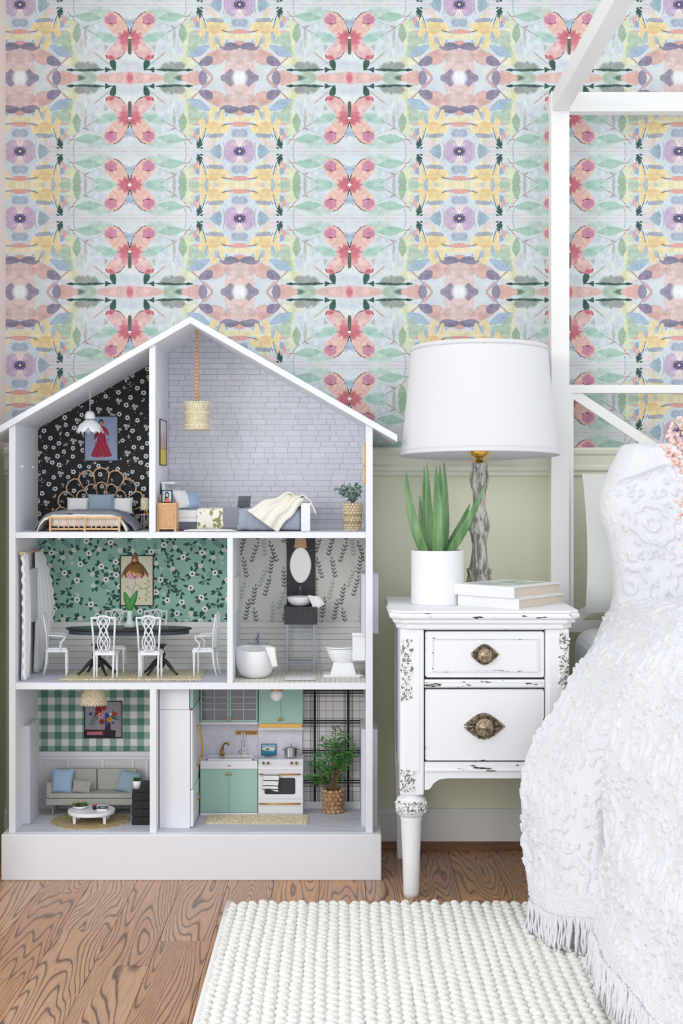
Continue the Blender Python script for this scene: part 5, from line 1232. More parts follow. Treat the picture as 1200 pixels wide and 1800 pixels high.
def hbar(px0, px1, py, parent):
    xa, xb = X(px0,KF), X(px1,KF); z_ = Z(py,KF)
    B().tube([(xa+.001,yf-.004,z_),(xa+.001,yf-.010,z_),(xb-.001,yf-.010,z_),(xb-.001,yf-.004,z_)], .0021, 8).build('handle', GOLD, parent, smooth=True)
hbar(456, 528, 1359.5, od)
dr = BX(x0+.0006, yf-.004, FB_+.005, x1-.0006, yf, Z(1406,KF)).build('drawer', PLW, st, bevel=.001); hbar(456, 528, 1411, dr)
for px in (463, 471.5, 512.5, 521): B().cyl((X(px,KF), yf-.001, Z(1341,KF)+.001), (X(px,KF), yf-.0065, Z(1341,KF)-.0005), .0034, .0026, 12).build('knob', BRASS, st, smooth=False)
for px in (472, 512): 
    b = B()
    for rr in (.004, .008, .012): b.tube([(X(px,3.9)+rr*math.cos(2*PI*k/20), 3.895+rr*.8*math.sin(2*PI*k/20), zs1+.0026) for k in range(20)], .0006, 4, closed=True)
    b.build('burner', STEEL, st)
STRP = mat('striped_towel', (238,238,238), .9)
def stripe_mat():
    A = Art(64, 128, (238,238,236), 1)
    for y in (12, 54, 92, 118): A.line([(0,y),(64,y+2)], 7, (44,46,60))
    return mat_img('striped_cotton', A.a, .9)
b = B(); nu, nv = 10, 16; ux = []
def tw(u, v): return (X(463,KF)+(X(490,KF)-X(463,KF))*u+.001*math.sin(v*6), yf-.0135-.0012*math.sin(u*7+v*2), Z(1357.5,KF)+(Z(1387,KF)-Z(1357.5,KF))*v*(1-.06*math.sin(u*5)))
tag(B().grid(tw, nu, nv).build('dish_towel', stripe_mat(), None, smooth=True, solid=.0015, uv=('x', X(463,KF), Z(1387,KF), .041, .0445)), 'white dish towel with dark stripes hanging on the oven handle', 'towel')
picture('tiny framed sea photo leaning on the marble behind the stove', X(459,3.915), X(485,3.915), zs1+.0022, zs1+.0022+.030, 3.918, mat_img('sea_print', art_sea()), BLACK, .0012, .002)
po = thing('cooking_pot', 'shiny steel cooking pot with lid on the miniature stove', 'pot', (X(511,3.893), 3.893, zs1+.003)); px_, py_ = X(511,3.89), 3.89; zp = zs1+.0032
B().lathe([(.001,0),(.0155,0),(.0165,.002),(.0165,.022),(.0172,.023),(.001,.023)], (px_,py_,zp), 28).build('pot_body', CHROME, po, smooth=False)
B().lathe([(.0172,.0232),(.012,.0262),(.003,.028),(.001,.028)], (px_,py_,zp), 24).lathe([(.0012,.028),(.0012,.031),(.003,.032),(.003,.0335),(.001,.034)], (px_,py_,zp), 12).build('lid', CHROME, po, smooth=True)
for sx in (-1, 1): B().tube([(px_+sx*.016,py_-.004,zp+.018),(px_+sx*.022,py_-.004,zp+.0185),(px_+sx*.022,py_+.004,zp+.0185),(px_+sx*.016,py_+.004,zp+.018)], .0012, 6).build('handle', CHROME, po, smooth=True)
gl = thing('globe_ceiling_lamp', 'white globe lamp with brass cap under the kitchen ceiling', 'lamp', (X(486,3.80), 3.80, Z(1233,3.8))); gx = X(486,3.8); gz = Z(1221.5,3.8)
B().ell((gx,3.80,gz), .0165, 20, 12).build('globe', CER, gl, smooth=True); B().lathe([(.0150,0),(.0150,Z1b-gz-.012),(.001,Z1b-gz-.012)], (gx,3.80,gz+.012), 20).build('cap', BRASS, gl)
kr = thing('runner_rug', 'narrow braided cream rug before the mint sink cabinet and stove', 'rug', (X(451,3.79), 3.79, FB_))
rx0, rx1 = X(364,3.79), X(541,3.79); BX(rx0, 3.745, FB_, rx1, 3.836, FB_+.002).build('rug_body', WOVEN, kr)
b = B()
for j in range(8):
    for k in range(44): xx = rx0+(rx1-rx0)*(k+.5*(j % 2))/44; b.ell((xx, 3.748+j*.012, FB_+.0026), (.0040,.0052,.0020), 6, 4, rot('Z', 25 if j % 2 else -25))
b.build('braid', WOVEN, kr, smooth=True)['kind'] = 'stuff'
kp = thing('potted_tree', 'bushy green plant in a seagrass basket against the plaid paper', 'plant', (X(586,3.895), 3.89, FB_)); bx_, by_ = X(586,3.885), 3.885
B().shell([(.0255,0),(.0272,.012),(.0272,.045),(.0285,.060)], (bx_,by_,FB_), 28).build('basket', mat('seagrass_dark', (150,116,84), .9), kp, smooth=True, solid=.001)
b = B(); SEA = mat('seagrass', (206,170,130), .8, var=((150,110,76), 150, .45, .6))
for j in range(6):
    zz = FB_+.005+j*.0105
    for k in range(12): a = 2*PI*(k+.5*(j % 2))/12; rr = .0265+.0002*j; b.ell((bx_+rr*math.cos(a), by_+rr*math.sin(a), zz), (.0072,.0036,.0050), 7, 5, rot('Z', math.degrees(a)+90) @ rot('Y', 24))
b.build('seagrass_weave', SEA, kp, smooth=True)['kind'] = 'stuff'
B().lathe([(.025,0),(.001,.002)], (bx_,by_,FB_+.052), 16).build('soil', BROWN, kp)
bs, bl = B(), B(); Rk = random.Random(21)
tips = [(540,1366),(548,1345),(556,1322),(566,1300),(552,1383),(575,1352),(590,1275),(600,1282),(612,1300),(622,1330),(604,1340),(585,1320),(598,1368),(572,1378),(615,1318),(580,1298),(626,1312),(608,1290),(560,1340),(594,1310),(590,1350),(545,1372)]
top0 = Vector((bx_, by_, FB_+.054))
for (px, py) in tips:
    yy = 3.875+Rk.uniform(-.035,.03); e_ = Vector(P(px, py, yy)); mid = top0.lerp(e_, .5)+Vector((0,0,.012)); pts = [top0.lerp(mid, t*2) if t < .5 else mid.lerp(e_, t*2-1) for t in lsp(0,1,7)]
    pts = [top0.lerp(e_, t)*1.0 + Vector((0,0,.024*math.sin(PI*t)*.6)) for t in lsp(0,1,7)]
    bs.tube(pts, [.0011]*4+[.0008]*3, 5)
    for k in range(34):
        t = .38+.62*Rk.random(); q = top0.lerp(e_, t)+Vector((0,0,.024*math.sin(PI*t)*.6)); a = Rk.uniform(0,6.28); up = Rk.uniform(-.3,.9); dd = Vector((math.cos(a),.6*math.sin(a),up))
        L_ = Rk.uniform(.014,.024)
        if q.y+dd.normalized().y*L_ > 3.925: dd.y = -abs(dd.y)
        leafy(bl, q, dd, L_, .0042, Rk.uniform(-.8,.8), .2)
bs.build('stems', BROWN, kp); bl.build('foliage', mat('fresh_leaf', (52,128,54), .5, var=((98,168,84), 50, .42, .6)), kp)['kind'] = 'stuff'

# ============ nightstand
NF = 3.47; ZT = .680
def nx(px): return X(px, NF)
def nz(py): return Z(py, NF)
ns = thing('nightstand', 'white distressed two-drawer nightstand with carved posts and turned legs', 'nightstand', (nx(851), 3.66, 0))
BZ = mat('antique_bronze', (150,134,112), .45, .75, var=((84,70,58), 120, .45, .62))
BZ2 = mat('polished_bronze', (166,152,128), .38, .8, var=((92,80,64), 160, .5, .66))
NX0, NX1, NY1 = nx(703), nx(1000), 3.885
def slab(off, z0, z1, name, m, bev):
    xa, xb, ya, yb, c_ = NX0-.022-off, NX1+.022+off, NF-.024-off, NY1+.012, .030
    return B().prism([(xa,yb),(xa,ya+c_),(xa+c_*.8,ya),(xb-c_*.8,ya),(xb,ya+c_),(xb,yb)], z0, z1, 'z').build(name, m, ns, bevel=bev, seg=3)
slab(0, ZT-.006, ZT, 'tabletop', NSW, .002); slab(.003, ZT-.020, ZT-.006, 'tabletop_edge', WORN, .0065); slab(-.006, ZT-.031, ZT-.020, 'cornice', NSW, .004); slab(-.014, ZT-.044, ZT-.031, 'cornice', NSW, .003)
zp0, zp1 = nz(1398), ZT-.044
pw = nx(745)-NX0; dL, dR = nx(746), nx(957)
for sx, xa in ((0, NX0), (1, NX1-pw)):
    BX(xa, NF, zp0, xa+pw, NF+pw, zp1).build('corner_post', NSW, ns, bevel=.004, seg=2)
    BX(xa+.008, NF-.0022, nz(1356), xa+pw-.010, NF+.002, nz(1116)).build('post_panel', NSW, ns, bevel=.0018)
    cx = nx(723.5) if sx == 0 else nx(979.5)
    B().lathe([(.021,nz(1404)),(.025,nz(1400)),(.027,zp0-.0002),(.001,zp0)], (cx,NF+pw/2,0), 28).build('neck', NSW, ns, smooth=True)
    B().lathe([(.012,nz(1440)),(.028,nz(1438)),(.036,nz(1428)),(.0375,nz(1417)),(.034,nz(1407)),(.024,nz(1401)),(.001,nz(1400))], (cx,NF+pw/2,0), 30, mod=lambda a, z: 1+.015*math.sin(a*8)).build('turned_ball', NSW, ns, smooth=True)
    B().lathe([(.001,0),(.0165,0),(.0185,.012),(.0205,.09),(.0245,nz(1446)),(.026,nz(1441)),(.022,nz(1437)),(.001,nz(1437))], (cx,NF+pw/2,0), 28).build('leg', NSW, ns, smooth=True)
    BX(xa, NY1-.045, nz(1398), xa+.045, NY1, zp1).build('corner_post', NSW, ns, bevel=.002)
    B().taper((xa+.0225,NY1-.0225), .030, .030, .042, .042, 0, nz(1398)).build('leg', NSW, ns, bevel=.003)
    BX(xa+(.004 if sx == 0 else pw-.016), NF+pw, nz(1370), xa+(.016 if sx == 0 else pw-.004), NY1-.045, zp1).build('side_panel', NSW, ns)
BX(NX0+.02, NY1-.014, nz(1370), NX1-.02, NY1-.004, zp1).build('back_panel', NSW, ns)
BX(NX0+.017, NF+.0235, nz(1352), NX1-.017, NY1-.015, zp1-.001).build('inner_box', CREASE, ns)
BX(dL, NF+.004, nz(1108), dR, NF+.022, zp1).build('top_rail', WORN, ns, bevel=.001)
BX(dL, NF+.002, nz(1209), dR, NF+.022, nz(1195)).build('middle_rail', WORN, ns, bevel=.0015)
for py in (1199, 1205): BX(dL, NF-.0006, nz(py+1.6), dR, NF+.003, nz(py-1.6)).build('rail_bead', WORN, ns, bevel=.0008)
BX(dL, NF+.002, nz(1355), dR, NF+.022, nz(1340)).build('bottom_rail', WORN, ns, bevel=.0015); BX(dL, NF-.002, nz(1356), dR, NF+.004, nz(1352)).build('rail_bead', WORN, ns, bevel=.001)
pts = [(dL,nz(1355)),(dL,nz(1389)),(nx(752),nz(1389.5)),(nx(757),nz(1386)),(nx(762),nz(1378)),(nx(772),nz(1371)),(nx(786),nz(1369)),(nx(917),nz(1369)),(nx(931),nz(1371)),(nx(941),nz(1378)),(nx(946),nz(1386)),(nx(951),nz(1389.5)),(dR,nz(1389)),(dR,nz(1355))]
B().prism(pts, NF+.004, NF+.020).build('apron', NSW, ns, bevel=.001)
def drawer(py0, py1, panel):
    g = .0017; d_ = BX(dL+g, NF+.001, nz(py1)+g, dR-g, NF+.021, nz(py0)-g).build('drawer', NSW, ns, bevel=.0012)
    xa, xb, za, zb_ = dL+g, dR-g, nz(py1)+g, nz(py0)-g; e = .0022
    B().box(xa,NF+.0004,za,xb,NF+.0016,za+e).box(xa,NF+.0004,zb_-e,xb,NF+.0016,zb_).box(xa,NF+.0004,za,xa+e,NF+.0016,zb_).box(xb-e,NF+.0004,za,xb,NF+.0016,zb_).build('worn_edge', WORN, d_)
    if panel:
        b = B(); x0, x1, z0, z1 = nx(760), nx(946), nz(1180), nz(1123)
        for (p, q) in (((x0,z0),(x1,z0)),((x1,z0),(x1,z1)),((x1,z1),(x0,z1)),((x0,z1),(x0,z0))):
            L_ = math.hypot(q[0]-p[0], q[1]-p[1]); n = int(L_/.0062)
            for k in range(n): t = (k+.5)/n; b.ell((p[0]+(q[0]-p[0])*t, NF+.0006, p[1]+(q[1]-p[1])*t), (.0042,.0036,.0026), 7, 4, rot('Y', 20 if p[0] != q[0] else 110))
        b.build('rope_moulding', WORN, d_, smooth=True)
        BX(x0+.005, NF-.0002, z0+.003, x1-.003, NF+.002, z1-.003).build('raised_panel', NSW, d_, bevel=.001)
    return d_
d1 = drawer(1109, 1192, True); d2 = drawer(1211, 1338, False)
def pull(par, cx, cz, hw, hh_, kr_):
    pts = []
    for k in range(64):
        q = k/32; sg = 1 if q < 1 else -1; x_ = 1-2*(q % 1); z_ = math.cos(PI/2*abs(x_)**.92)**1.05*(1+.035*math.cos(k*PI/2))
        pts.append((cx+hw*x_, cz+sg*hh_*z_))
    B().prism(pts, NF-.0030, NF+.001).build('backplate', BZ, par, bevel=.0006, seg=1)
    b = B()
    for sc_ in (.86, .62):
        b.tube([(cx+(p[0]-cx)*sc_, NF-.0034, cz+(p[1]-cz)*sc_) for p in pts[::2]], .0013, 5, closed=True)
    for k in range(26):
        a = 2*PI*k/26; b.ell((cx+(hw*.74)*math.cos(a), NF-.0036, cz+(hh_*.68)*math.sin(a)*abs(math.sin(a))**.3), (.0026,.0016,.0018), 6, 4)
    b.tube([(cx+(kr_*1.28)*math.cos(2*PI*k/24), NF-.0040, cz+(kr_*1.28)*math.sin(2*PI*k/24)) for k in range(24)], .0016, 6, closed=True)
    b.build('relief', BZ, par, smooth=True)
    Mk = rot('X', 90)
    B().lathe([(.006,0),(.006,.012),(kr_,.015),(kr_*1.02,.018),(kr_*.9,.021),(kr_*.82,.0205),(kr_*.6,.0225),(kr_*.25,.0235),(.0028,.0255),(.001,.026)], (cx,NF-.003,cz), 28, Mk, lambda a, z: 1+(.05*math.sin(a*14) if z > .02 else 0)).build('knob', BZ2, par, smooth=True)
pull(d1, nx(851), nz(1150.5), .0345, .0245, .0165); pull(d2, nx(850), nz(1276.5), .0500, .0305, .0205)
WAX_SHADE = mat('wax_and_shade', (136,126,114), .8)  # grey-brown for dark wax plus crevice shadow painted into the carving
def carving(px0, px1, py0, py1, y, n, seed, name='carved_ornament', ball=None):
    r = random.Random(seed); b = B(); b2 = B()
    for _ in range(n):
        px, py = r.uniform(px0, px1), r.uniform(py0, py1); t = (py-py0)/(py1-py0); w_ = .45+.55*abs(math.sin(t*PI*2.6+.5)); px = (px0+px1)/2+(px-(px0+px1)/2)*w_
        if ball: a = (px-ball[0])/ball[1]; a = max(-.95, min(.95, a)); yy = NF+pw/2-.0375*math.sqrt(1-a*a*.9); xx = nx(ball[0])+.0385*a
        else: yy = y; xx = nx(px)
        s_ = r.uniform(.0012,.0025); L_ = s_*r.uniform(1.3,2.2)
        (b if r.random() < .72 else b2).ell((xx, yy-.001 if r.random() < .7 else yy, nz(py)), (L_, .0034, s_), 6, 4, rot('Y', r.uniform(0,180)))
    b.build(name, NSW, ns, smooth=True)['kind'] = 'stuff'; b2.build('carving_shadow_wax', WAX_SHADE, ns, smooth=True)['kind'] = 'stuff'
carving(704, 725, 1124, 1230, NF-.001, 300, 1); carving(703, 729, 1354, 1390, NF, 170, 2); carving(981, 1000, 1112, 1210, NF-.001, 270, 3)
carving(697, 750, 1409, 1429, 0, 200, 5, 'carved_wreath', (723.5, 27)); carving(953, 1006, 1409, 1429, 0, 160, 6, 'carved_wreath', (979.5, 27))

# ============ things on the nightstand
po = thing('aloe_plant', 'aloe plant in a white cylinder pot on the nightstand', 'plant', (X(768.5,3.655), 3.655, ZT)); ax, ay = X(768.5,3.655), 3.655; ar = .0648; ah = Z(967,3.655)-ZT
B().lathe([(.001,0),(ar-.002,0),(ar,.002),(ar,ah-.0015),(ar-.0015,ah),(ar-.006,ah),(ar-.0065,ah-.012),(.001,ah-.012)], (ax,ay,ZT), 48).build('pot', mat('matt_white_pot', (240,240,243), .5), po, smooth=False, bevel=.0004)
ALO = mat('aloe_green', (86,130,80), .42, var=((140,174,126), 30, .35, .7, (2,2,.25)), bump=('noise', 90, .15, .002)); zr0 = ZT+ah-.012
def aloe(px0, tip, py_tip, d0, d1, wd, bow, mid=None):
    n = 16; p0 = Vector((X(px0,d0), d0, zr0)); p1 = Vector(P(tip, py_tip, d1)); c_ = p0.lerp(p1, .5)+Vector((bow, -.006, -.004))
    cs = [(1-t)**2*p0+2*t*(1-t)*c_+t*t*p1 for t in lsp(0,1,n)]
    b = B(); vs = []; fs = []; m = 10
    for i, p in enumerate(cs):
        t = i/(n-1); w_ = wd*1.15*(.72+.5*math.sin(min(t*3.2,1.57)))*(1-t)**.72*.82 + .0006; tk = w_*.42
        tan = (cs[min(i+1,n-1)]-cs[max(i-1,0)]).normalized(); s_ = tan.cross(Vector((0,-1,0))).normalized()
        f_ = s_.cross(tan).normalized()
        for k in range(m):
            a = 2*PI*k/m; u, v = math.cos(a), math.sin(a)
            vs.append(p+s_*u*w_+f_*(v*tk + (.25*w_*abs(u)**2)))
    for i in range(n-1):
        for k in range(m): fs.append((i*m+k, i*m+(k+1)%m, (i+1)*m+(k+1)%m, (i+1)*m+k))
    fs.append(tuple(range(m))[::-1]); fs.append(tuple((n-1)*m+k for k in range(m))); b.add(vs, fs)
    for i in range(2, n-2):
        for sg in (-1, 1):
            t = i/(n-1); q = vs[i*m+(0 if sg > 0 else m//2)]; tan = (cs[i+1]-cs[i-1]).normalized(); s_ = tan.cross(Vector((0,-1,0))).normalized()
            b.tube([q-s_*sg*.001, q+s_*sg*.0024+tan*.0008], [.0010,.0002], 4)
    b.build('leaf', ALO, po, smooth=True)
aloe(748, 714, 828, 3.64, 3.60, .0140, -.022); aloe(756, 745, 820, 3.675, 3.68, .0105, -.008); aloe(756, 750, 813, 3.66, 3.655, .0130, -.002); aloe(769, 766, 820, 3.635, 3.61, .0165, .004)
aloe(778, 780, 813, 3.67, 3.68, .0140, .006); aloe(774, 773, 818, 3.69, 3.70, .0110, .000); aloe(786, 852, 852, 3.66, 3.64, .0130, .010); aloe(782, 826, 885, 3.68, 3.69, .0120, .004); aloe(752, 738, 870, 3.69, 3.70, .010, -.01)
def book(label, c0, c1, c3, z0, z1, cover, tilt=0):
    """c0 left end of the spine, c1 the spine's near end, c3 far end of the page side (XY)"""
    t = thing('book', label, 'book', ((c0[0]+c3[0])/2, (c0[1]+c3[1])/2, z0))
    c0, c1, c3 = Vector(c0), Vector(c1), Vector(c3); a = (c1-c0); e = (c3-c1); c2 = c0+e; th_ = .0022
    an, en = a.normalized(), e.normalized()
    def quad(s0, s1, e0, e1, za, zb_): 
        p = [c0+an*s0+en*e0, c0+an*s1+en*e0, c0+an*s1+en*e1, c0+an*s0+en*e1]; return B().prism([tuple(q) for q in p], za, zb_, 'z')
    LA, LE = a.length, e.length
    quad(0, LA, 0, LE, z0, z0+th_).build('cover', cover, t, bevel=.0005); quad(0, LA, 0, LE, z1-th_, z1).build('cover', cover, t, bevel=.0005); quad(0, LA, -.0006, .0035, z0, z1).build('spine', cover, t, bevel=.0012)
    b = quad(.004, LA-.0035, .0035, LE-.004, z0+th_, z1-th_).build('pages', mat('page_block', (244,230,212), .8, bump=('wavez', 500, .6, .001)), t)
    return t
BKW = mat('white_book_cover', (238,238,240), .35)
z1 = ZT+.0262
book('white hardback at the bottom of the two on the nightstand', (.283,3.602), (.4146,3.462), (.549,3.640), ZT, z1, BKW)
topbook = book('white hardback with pale green cover print on top of the other', (.276,3.604), (.404,3.468), (.540,3.636), z1+.0003, z1+.0275, BKW)
tp = B().prism([(.31,3.60),(.39,3.515),(.50,3.63),(.43,3.70)], z1+.0275, z1+.0278, 'z').build('cover_print', mat('green_print', (206,216,208), .35, var=((150,176,158), 25, .45, .6)), topbook)
la = thing('lamp', 'tall table lamp with carved grey wooden stem and white drum shade', 'lamp', (X(842,3.755), 3.755, ZT)); lx, ly = X(842,3.755), 3.755
def lz(py): return Z(py, ly)
GW = mat('grey_carved_wood', (132,126,118), .75, var=((212,208,200), 46, .40, .60, (3,3,.4)), bump=('noise', 60, .9, .004, (3,3,.4)))
ps = [(.034,ZT),(.0345,ZT+.006),(.034,lz(1028)),(.028,lz(1010)),(.022,lz(990)),(.0185,lz(970)),(.0178,lz(955)),(.0205,lz(943)),(.026,lz(932)),(.0275,lz(922)),(.025,lz(912)),(.0195,lz(906)),(.0205,lz(902)),(.0165,lz(896)),(.0155,lz(880)),(.0165,lz(865)),(.021,lz(852)),(.0235,lz(842)),(.0228,lz(833)),(.0195,lz(827)),(.0185,lz(823)),(.0215,lz(821)),(.021,lz(817)),(.018,lz(814)),(.001,lz(813))]
ps2 = []
for (r0, a), (r1, c_) in zip(ps[:-1], ps[1:]):
    for k in range(3): ps2.append((r0+(r1-r0)*k/3, a+(c_-a)*k/3))
ps2.append(ps[-1])
B().lathe(ps2, (lx,ly,0), 64, None, lambda a, z: 1+.045*math.sin(a*11+(4*math.sin(z*60) if .80 < z < .86 or z > .93 else 0))+.02*math.sin(a*5+z*90)).build('stem', GW, la, smooth=True)
def leafrow(zc_, r_, hh_, n, up):
    b = B()
    for k in range(n):
        a = 2*PI*k/n; M_ = rot('Z', math.degrees(a)); b.ell((lx+r_*math.cos(a), ly+r_*math.sin(a), zc_), (.0030,.0052,hh_), 8, 6, M_ @ rot('Y', up))
    return b
leafrow(lz(924), .0255, .016, 8, 0).build('carved_leaves', GW, la, smooth=True); leafrow(lz(842), .0215, .012, 8, 0).build('carved_leaves', GW, la, smooth=True); leafrow(lz(1014), .0240, .024, 12, 20).build('carved_leaves', GW, la, smooth=True)
GB = mat('polished_brass', (232,186,84), .18, 1.0)
B().lathe([(.009,lz(813)),(.009,lz(806)),(.014,lz(803)),(.020,lz(800)),(.0225,lz(795)),(.0225,lz(789)),(.012,lz(786)),(.011,lz(760)),(.001,lz(760))], (lx,ly,0), 24).build('socket', GB, la, smooth=True)
b = B()
for sx in (-1, 1): b.tube([(lx,ly,lz(812)),(lx+sx*.018,ly,lz(811)),(lx+sx*.026,ly,lz(800)),(lx+sx*.030,ly,lz(770)),(lx+sx*.034,ly,lz(720)),(lx+sx*.024,ly,lz(650)),(lx,ly,lz(632))], .0016, 6)
b.build('harp', GB, la, smooth=True); B().ell((lx,ly,lz(735)), (.028,.028,.036), 16, 10).build('bulb', mat('frosted_bulb', (240,240,236), .3), la, smooth=True)
def shade_mat():
    m = bpy.data.materials.new('white_lampshade_linen'); m.use_nodes = True; n = m.node_tree.nodes; L = m.node_tree.links; p = n['Principled BSDF']
    p.inputs['Base Color'].default_value = lin((244,244,246)); p.inputs['Roughness'].default_value = .8; p.inputs['Specular IOR Level'].default_value = .1
    t = n.new('ShaderNodeBsdfTranslucent'); t.inputs[0].default_value = lin((240,240,242)); mx = n.new('ShaderNodeMixShader'); mx.inputs[0].default_value = .22
    L.new(p.outputs[0], mx.inputs[1]); L.new(t.outputs[0], mx.inputs[2]); L.new(mx.outputs[0], n['Material Output'].inputs[0]); return m
zt_, zb_ = lz(611), lz(801); prof = []
for k in range(15):
    t = k/14; prof.append((.1725+(.2005-.1725)*(t**1.0)-.002*math.sin(PI*t), zt_+(zb_-zt_)*t))
SHM = shade_mat(); TL = Matrix.Translation((0,0,lz(706))) @ rot('X', -2.2) @ Matrix.Translation((0,0,-lz(706)))
B().shell(prof, (lx,ly,0), 96, TL).build('lamp_shade', SHM, la, smooth=True, solid=.0010)
for (r_, z_, s_) in ((.1728, zt_, -1), (.2008, zb_, 1)): B().shell([(r_,z_),(r_+.0009,z_+.001*s_),(r_+(-.0004 if s_ > 0 else .0018),z_+s_*.011)], (lx,ly,0), 96, TL).build('shade_trim', SHM, la, smooth=True, solid=.0012)
b = B()
for k in range(3): a = k*2.094+.5; b.tube([(lx,ly,lz(632)),(lx+.171*math.cos(a),ly+.171*math.sin(a),zt_-.004)], .0013, 5)
b.build('spider', GB, la)

# ============ braided rug
rg = thing('wool_rug', 'thick off-white braided wool rug on the oak floor', 'rug', (.35, 2.8, 0))
RW = mat('offwhite_wool', (243,242,236), .95, bump=('noise', 240, .5, .003)); 
rx0, rx1, ry0, ry1 = -.262, .95, 2.25, 3.405
BX(rx0+.008, ry0, .0005, rx1, ry1-.006, .009).build('backing', RW, rg)
b = B(); nc = int((rx1-rx0)/.0232); vv = []
for i in range(nc):
    xx = rx0+(i+.5)*.0232; y = ry0+R.uniform(0,.012); k = 0; wob = R.uniform(0,6)
    while y < ry1+R.uniform(-.003,.003):
        st_ = R.uniform(.0135,.0175); sg = 1 if k % 2 else -1
        b.ell((xx+.0022*sg+.0014*math.sin(y*9+wob), y, .0105+R.uniform(-.0012,.0012)), (.0112*R.uniform(.9,1.08), st_*.66, .0080*R.uniform(.9,1.1)), 7, 5, rot('Z', sg*26))
        y += st_; k += 1
o = b.build('wool_loops', RW, rg, smooth=True); o['kind'] = 'stuff'
b = B().tube([(rx0+.004, yy, .010) for yy in lsp(ry0, ry1, 8)], .0085, 8); b.build('edge_binding', RW, rg, smooth=True)

# ============ canopy bed
BEDM = mat('bed_paint', (238,238,236), .45)
bd = thing('canopy_bed', 'white four-poster canopy bed frame with crossed headboard', 'bed', (1.05, 2.9, 0))
X0, X1, Y0, Y1, tkb = .548, 1.52, 1.9, 3.868, .048
ZC = Z(160, 3.868)
for (xa, ya) in ((X0,Y1),(X1,Y1),(X0,Y0),(X1,Y0)): BX(xa, ya, 0, xa+tkb, ya+tkb, ZC-(.0)).build('post', BEDM, bd, bevel=.002)
zc0 = Z(195, 3.868)
BX(X0+tkb+.0004, Y1+.004, zc0, X1-.0004, Y1+.044, ZC-.001).build('canopy_beam', BEDM, bd, bevel=.002); BX(X0+tkb+.0004, Y0+.004, zc0, X1-.0004, Y0+.044, ZC-.001).build('canopy_beam', BEDM, bd, bevel=.002)
for xa in (X0, X1): BX(xa+.003, Y0+tkb+.0004, zc0, xa+tkb-.003, Y1-.0004, ZC-.001).build('canopy_beam', BEDM, bd, bevel=.002); BX(xa+.020, Y0+tkb, .27, xa+.044, Y1, .38).build('side_rail', BEDM, bd, bevel=.002)
zh1 = Z(676, Y1); zh0 = Z(1092, Y1)
BX(X0+tkb, Y1+.008, zh1-.022, X1, Y1+.034, zh1).build('headboard_rail', BEDM, bd, bevel=.0015); BX(X0+tkb, Y1+.008, zh0-.03, X1, Y1+.034, zh0).build('headboard_rail', BEDM, bd, bevel=.0015)
BX(X0+tkb+.0004, Y1+.010, zh0, X0+tkb+.012, Y1+.032, zh1-.022).build('headboard_stile', BEDM, bd); BX(X1-.012, Y1+.010, zh0, X1-.0004, Y1+.032, zh1-.022).build('headboard_stile', BEDM, bd)
BX(X0+tkb, Y0+.01, .28, X1, Y0+.034, .46).build('footboard_rail', BEDM, bd, bevel=.0015)
xa, xb, za, zb2 = X0+tkb+.012, X1-.012, zh0, zh1-.022; hw = .0125
for (p, q, yy) in (((xa,zb2),(xb,za),Y1+.013),((xa,za),(xb,zb2),Y1+.0225)):
    d_ = Vector((q[0]-p[0], q[1]-p[1])).normalized(); n_ = Vector((-d_.y, d_.x))*hw; P0, P1 = Vector(p)-d_*.010, Vector(q)+d_*.010
    B().prism([tuple(P0+n_),tuple(P0-n_),tuple(P1-n_),tuple(P1+n_)], yy, yy+.009).build('cross_brace', BEDM, bd)
mt = thing('mattress', 'white mattress with rounded corner under the fluffy bedspread', 'mattress', (1.06, 2.9, .42))
B().prism([(.672,Y0+.06),(X1-.006,Y0+.06),(X1-.006,Y1-.012),(X0+tkb+.004,Y1-.012),(X0+tkb+.004,3.46),(.672,3.30)], .40, .605, 'z').build('mattress_body', mat('white_sheet', (234,236,238), .9, bump=('noise', 12, .4, .01)), mt, bevel=.05, seg=5)
BX(.665, Y0+.06, .33, X1-.006, Y1-.012, .40).build('slat_base', BEDM, mt)
CHN = mat('white_chenille', (234,234,238), .95, bump=('noise', 210, .7, .004)); 
def cr_basis(nc_, n):
    M_ = np.zeros((n, nc_))
    for i in range(n):
        t = i/(n-1)*(nc_-1); k = min(int(t), nc_-2); f = t-k
        w_ = (.5*(-f+2*f*f-f**3), .5*(2-5*f*f+3*f**3), .5*(f+4*f*f-3*f**3), .5*(-f*f+f**3))
        for j, ww in zip((k-1,k,k+1,k+2), w_): M_[i, min(max(j,0),nc_-1)] += ww
    return M_
def spline_surface(ctrl, nu, nv):
    C_ = np.array(ctrl, float); return np.einsum('ia,abk,jb->ijk', cr_basis(C_.shape[0], nu), C_, cr_basis(C_.shape[1], nv))
def normals(G):
    n = np.cross(np.gradient(G, axis=0), np.gradient(G, axis=1)); return n/(np.linalg.norm(n, axis=2, keepdims=True)+1e-9)
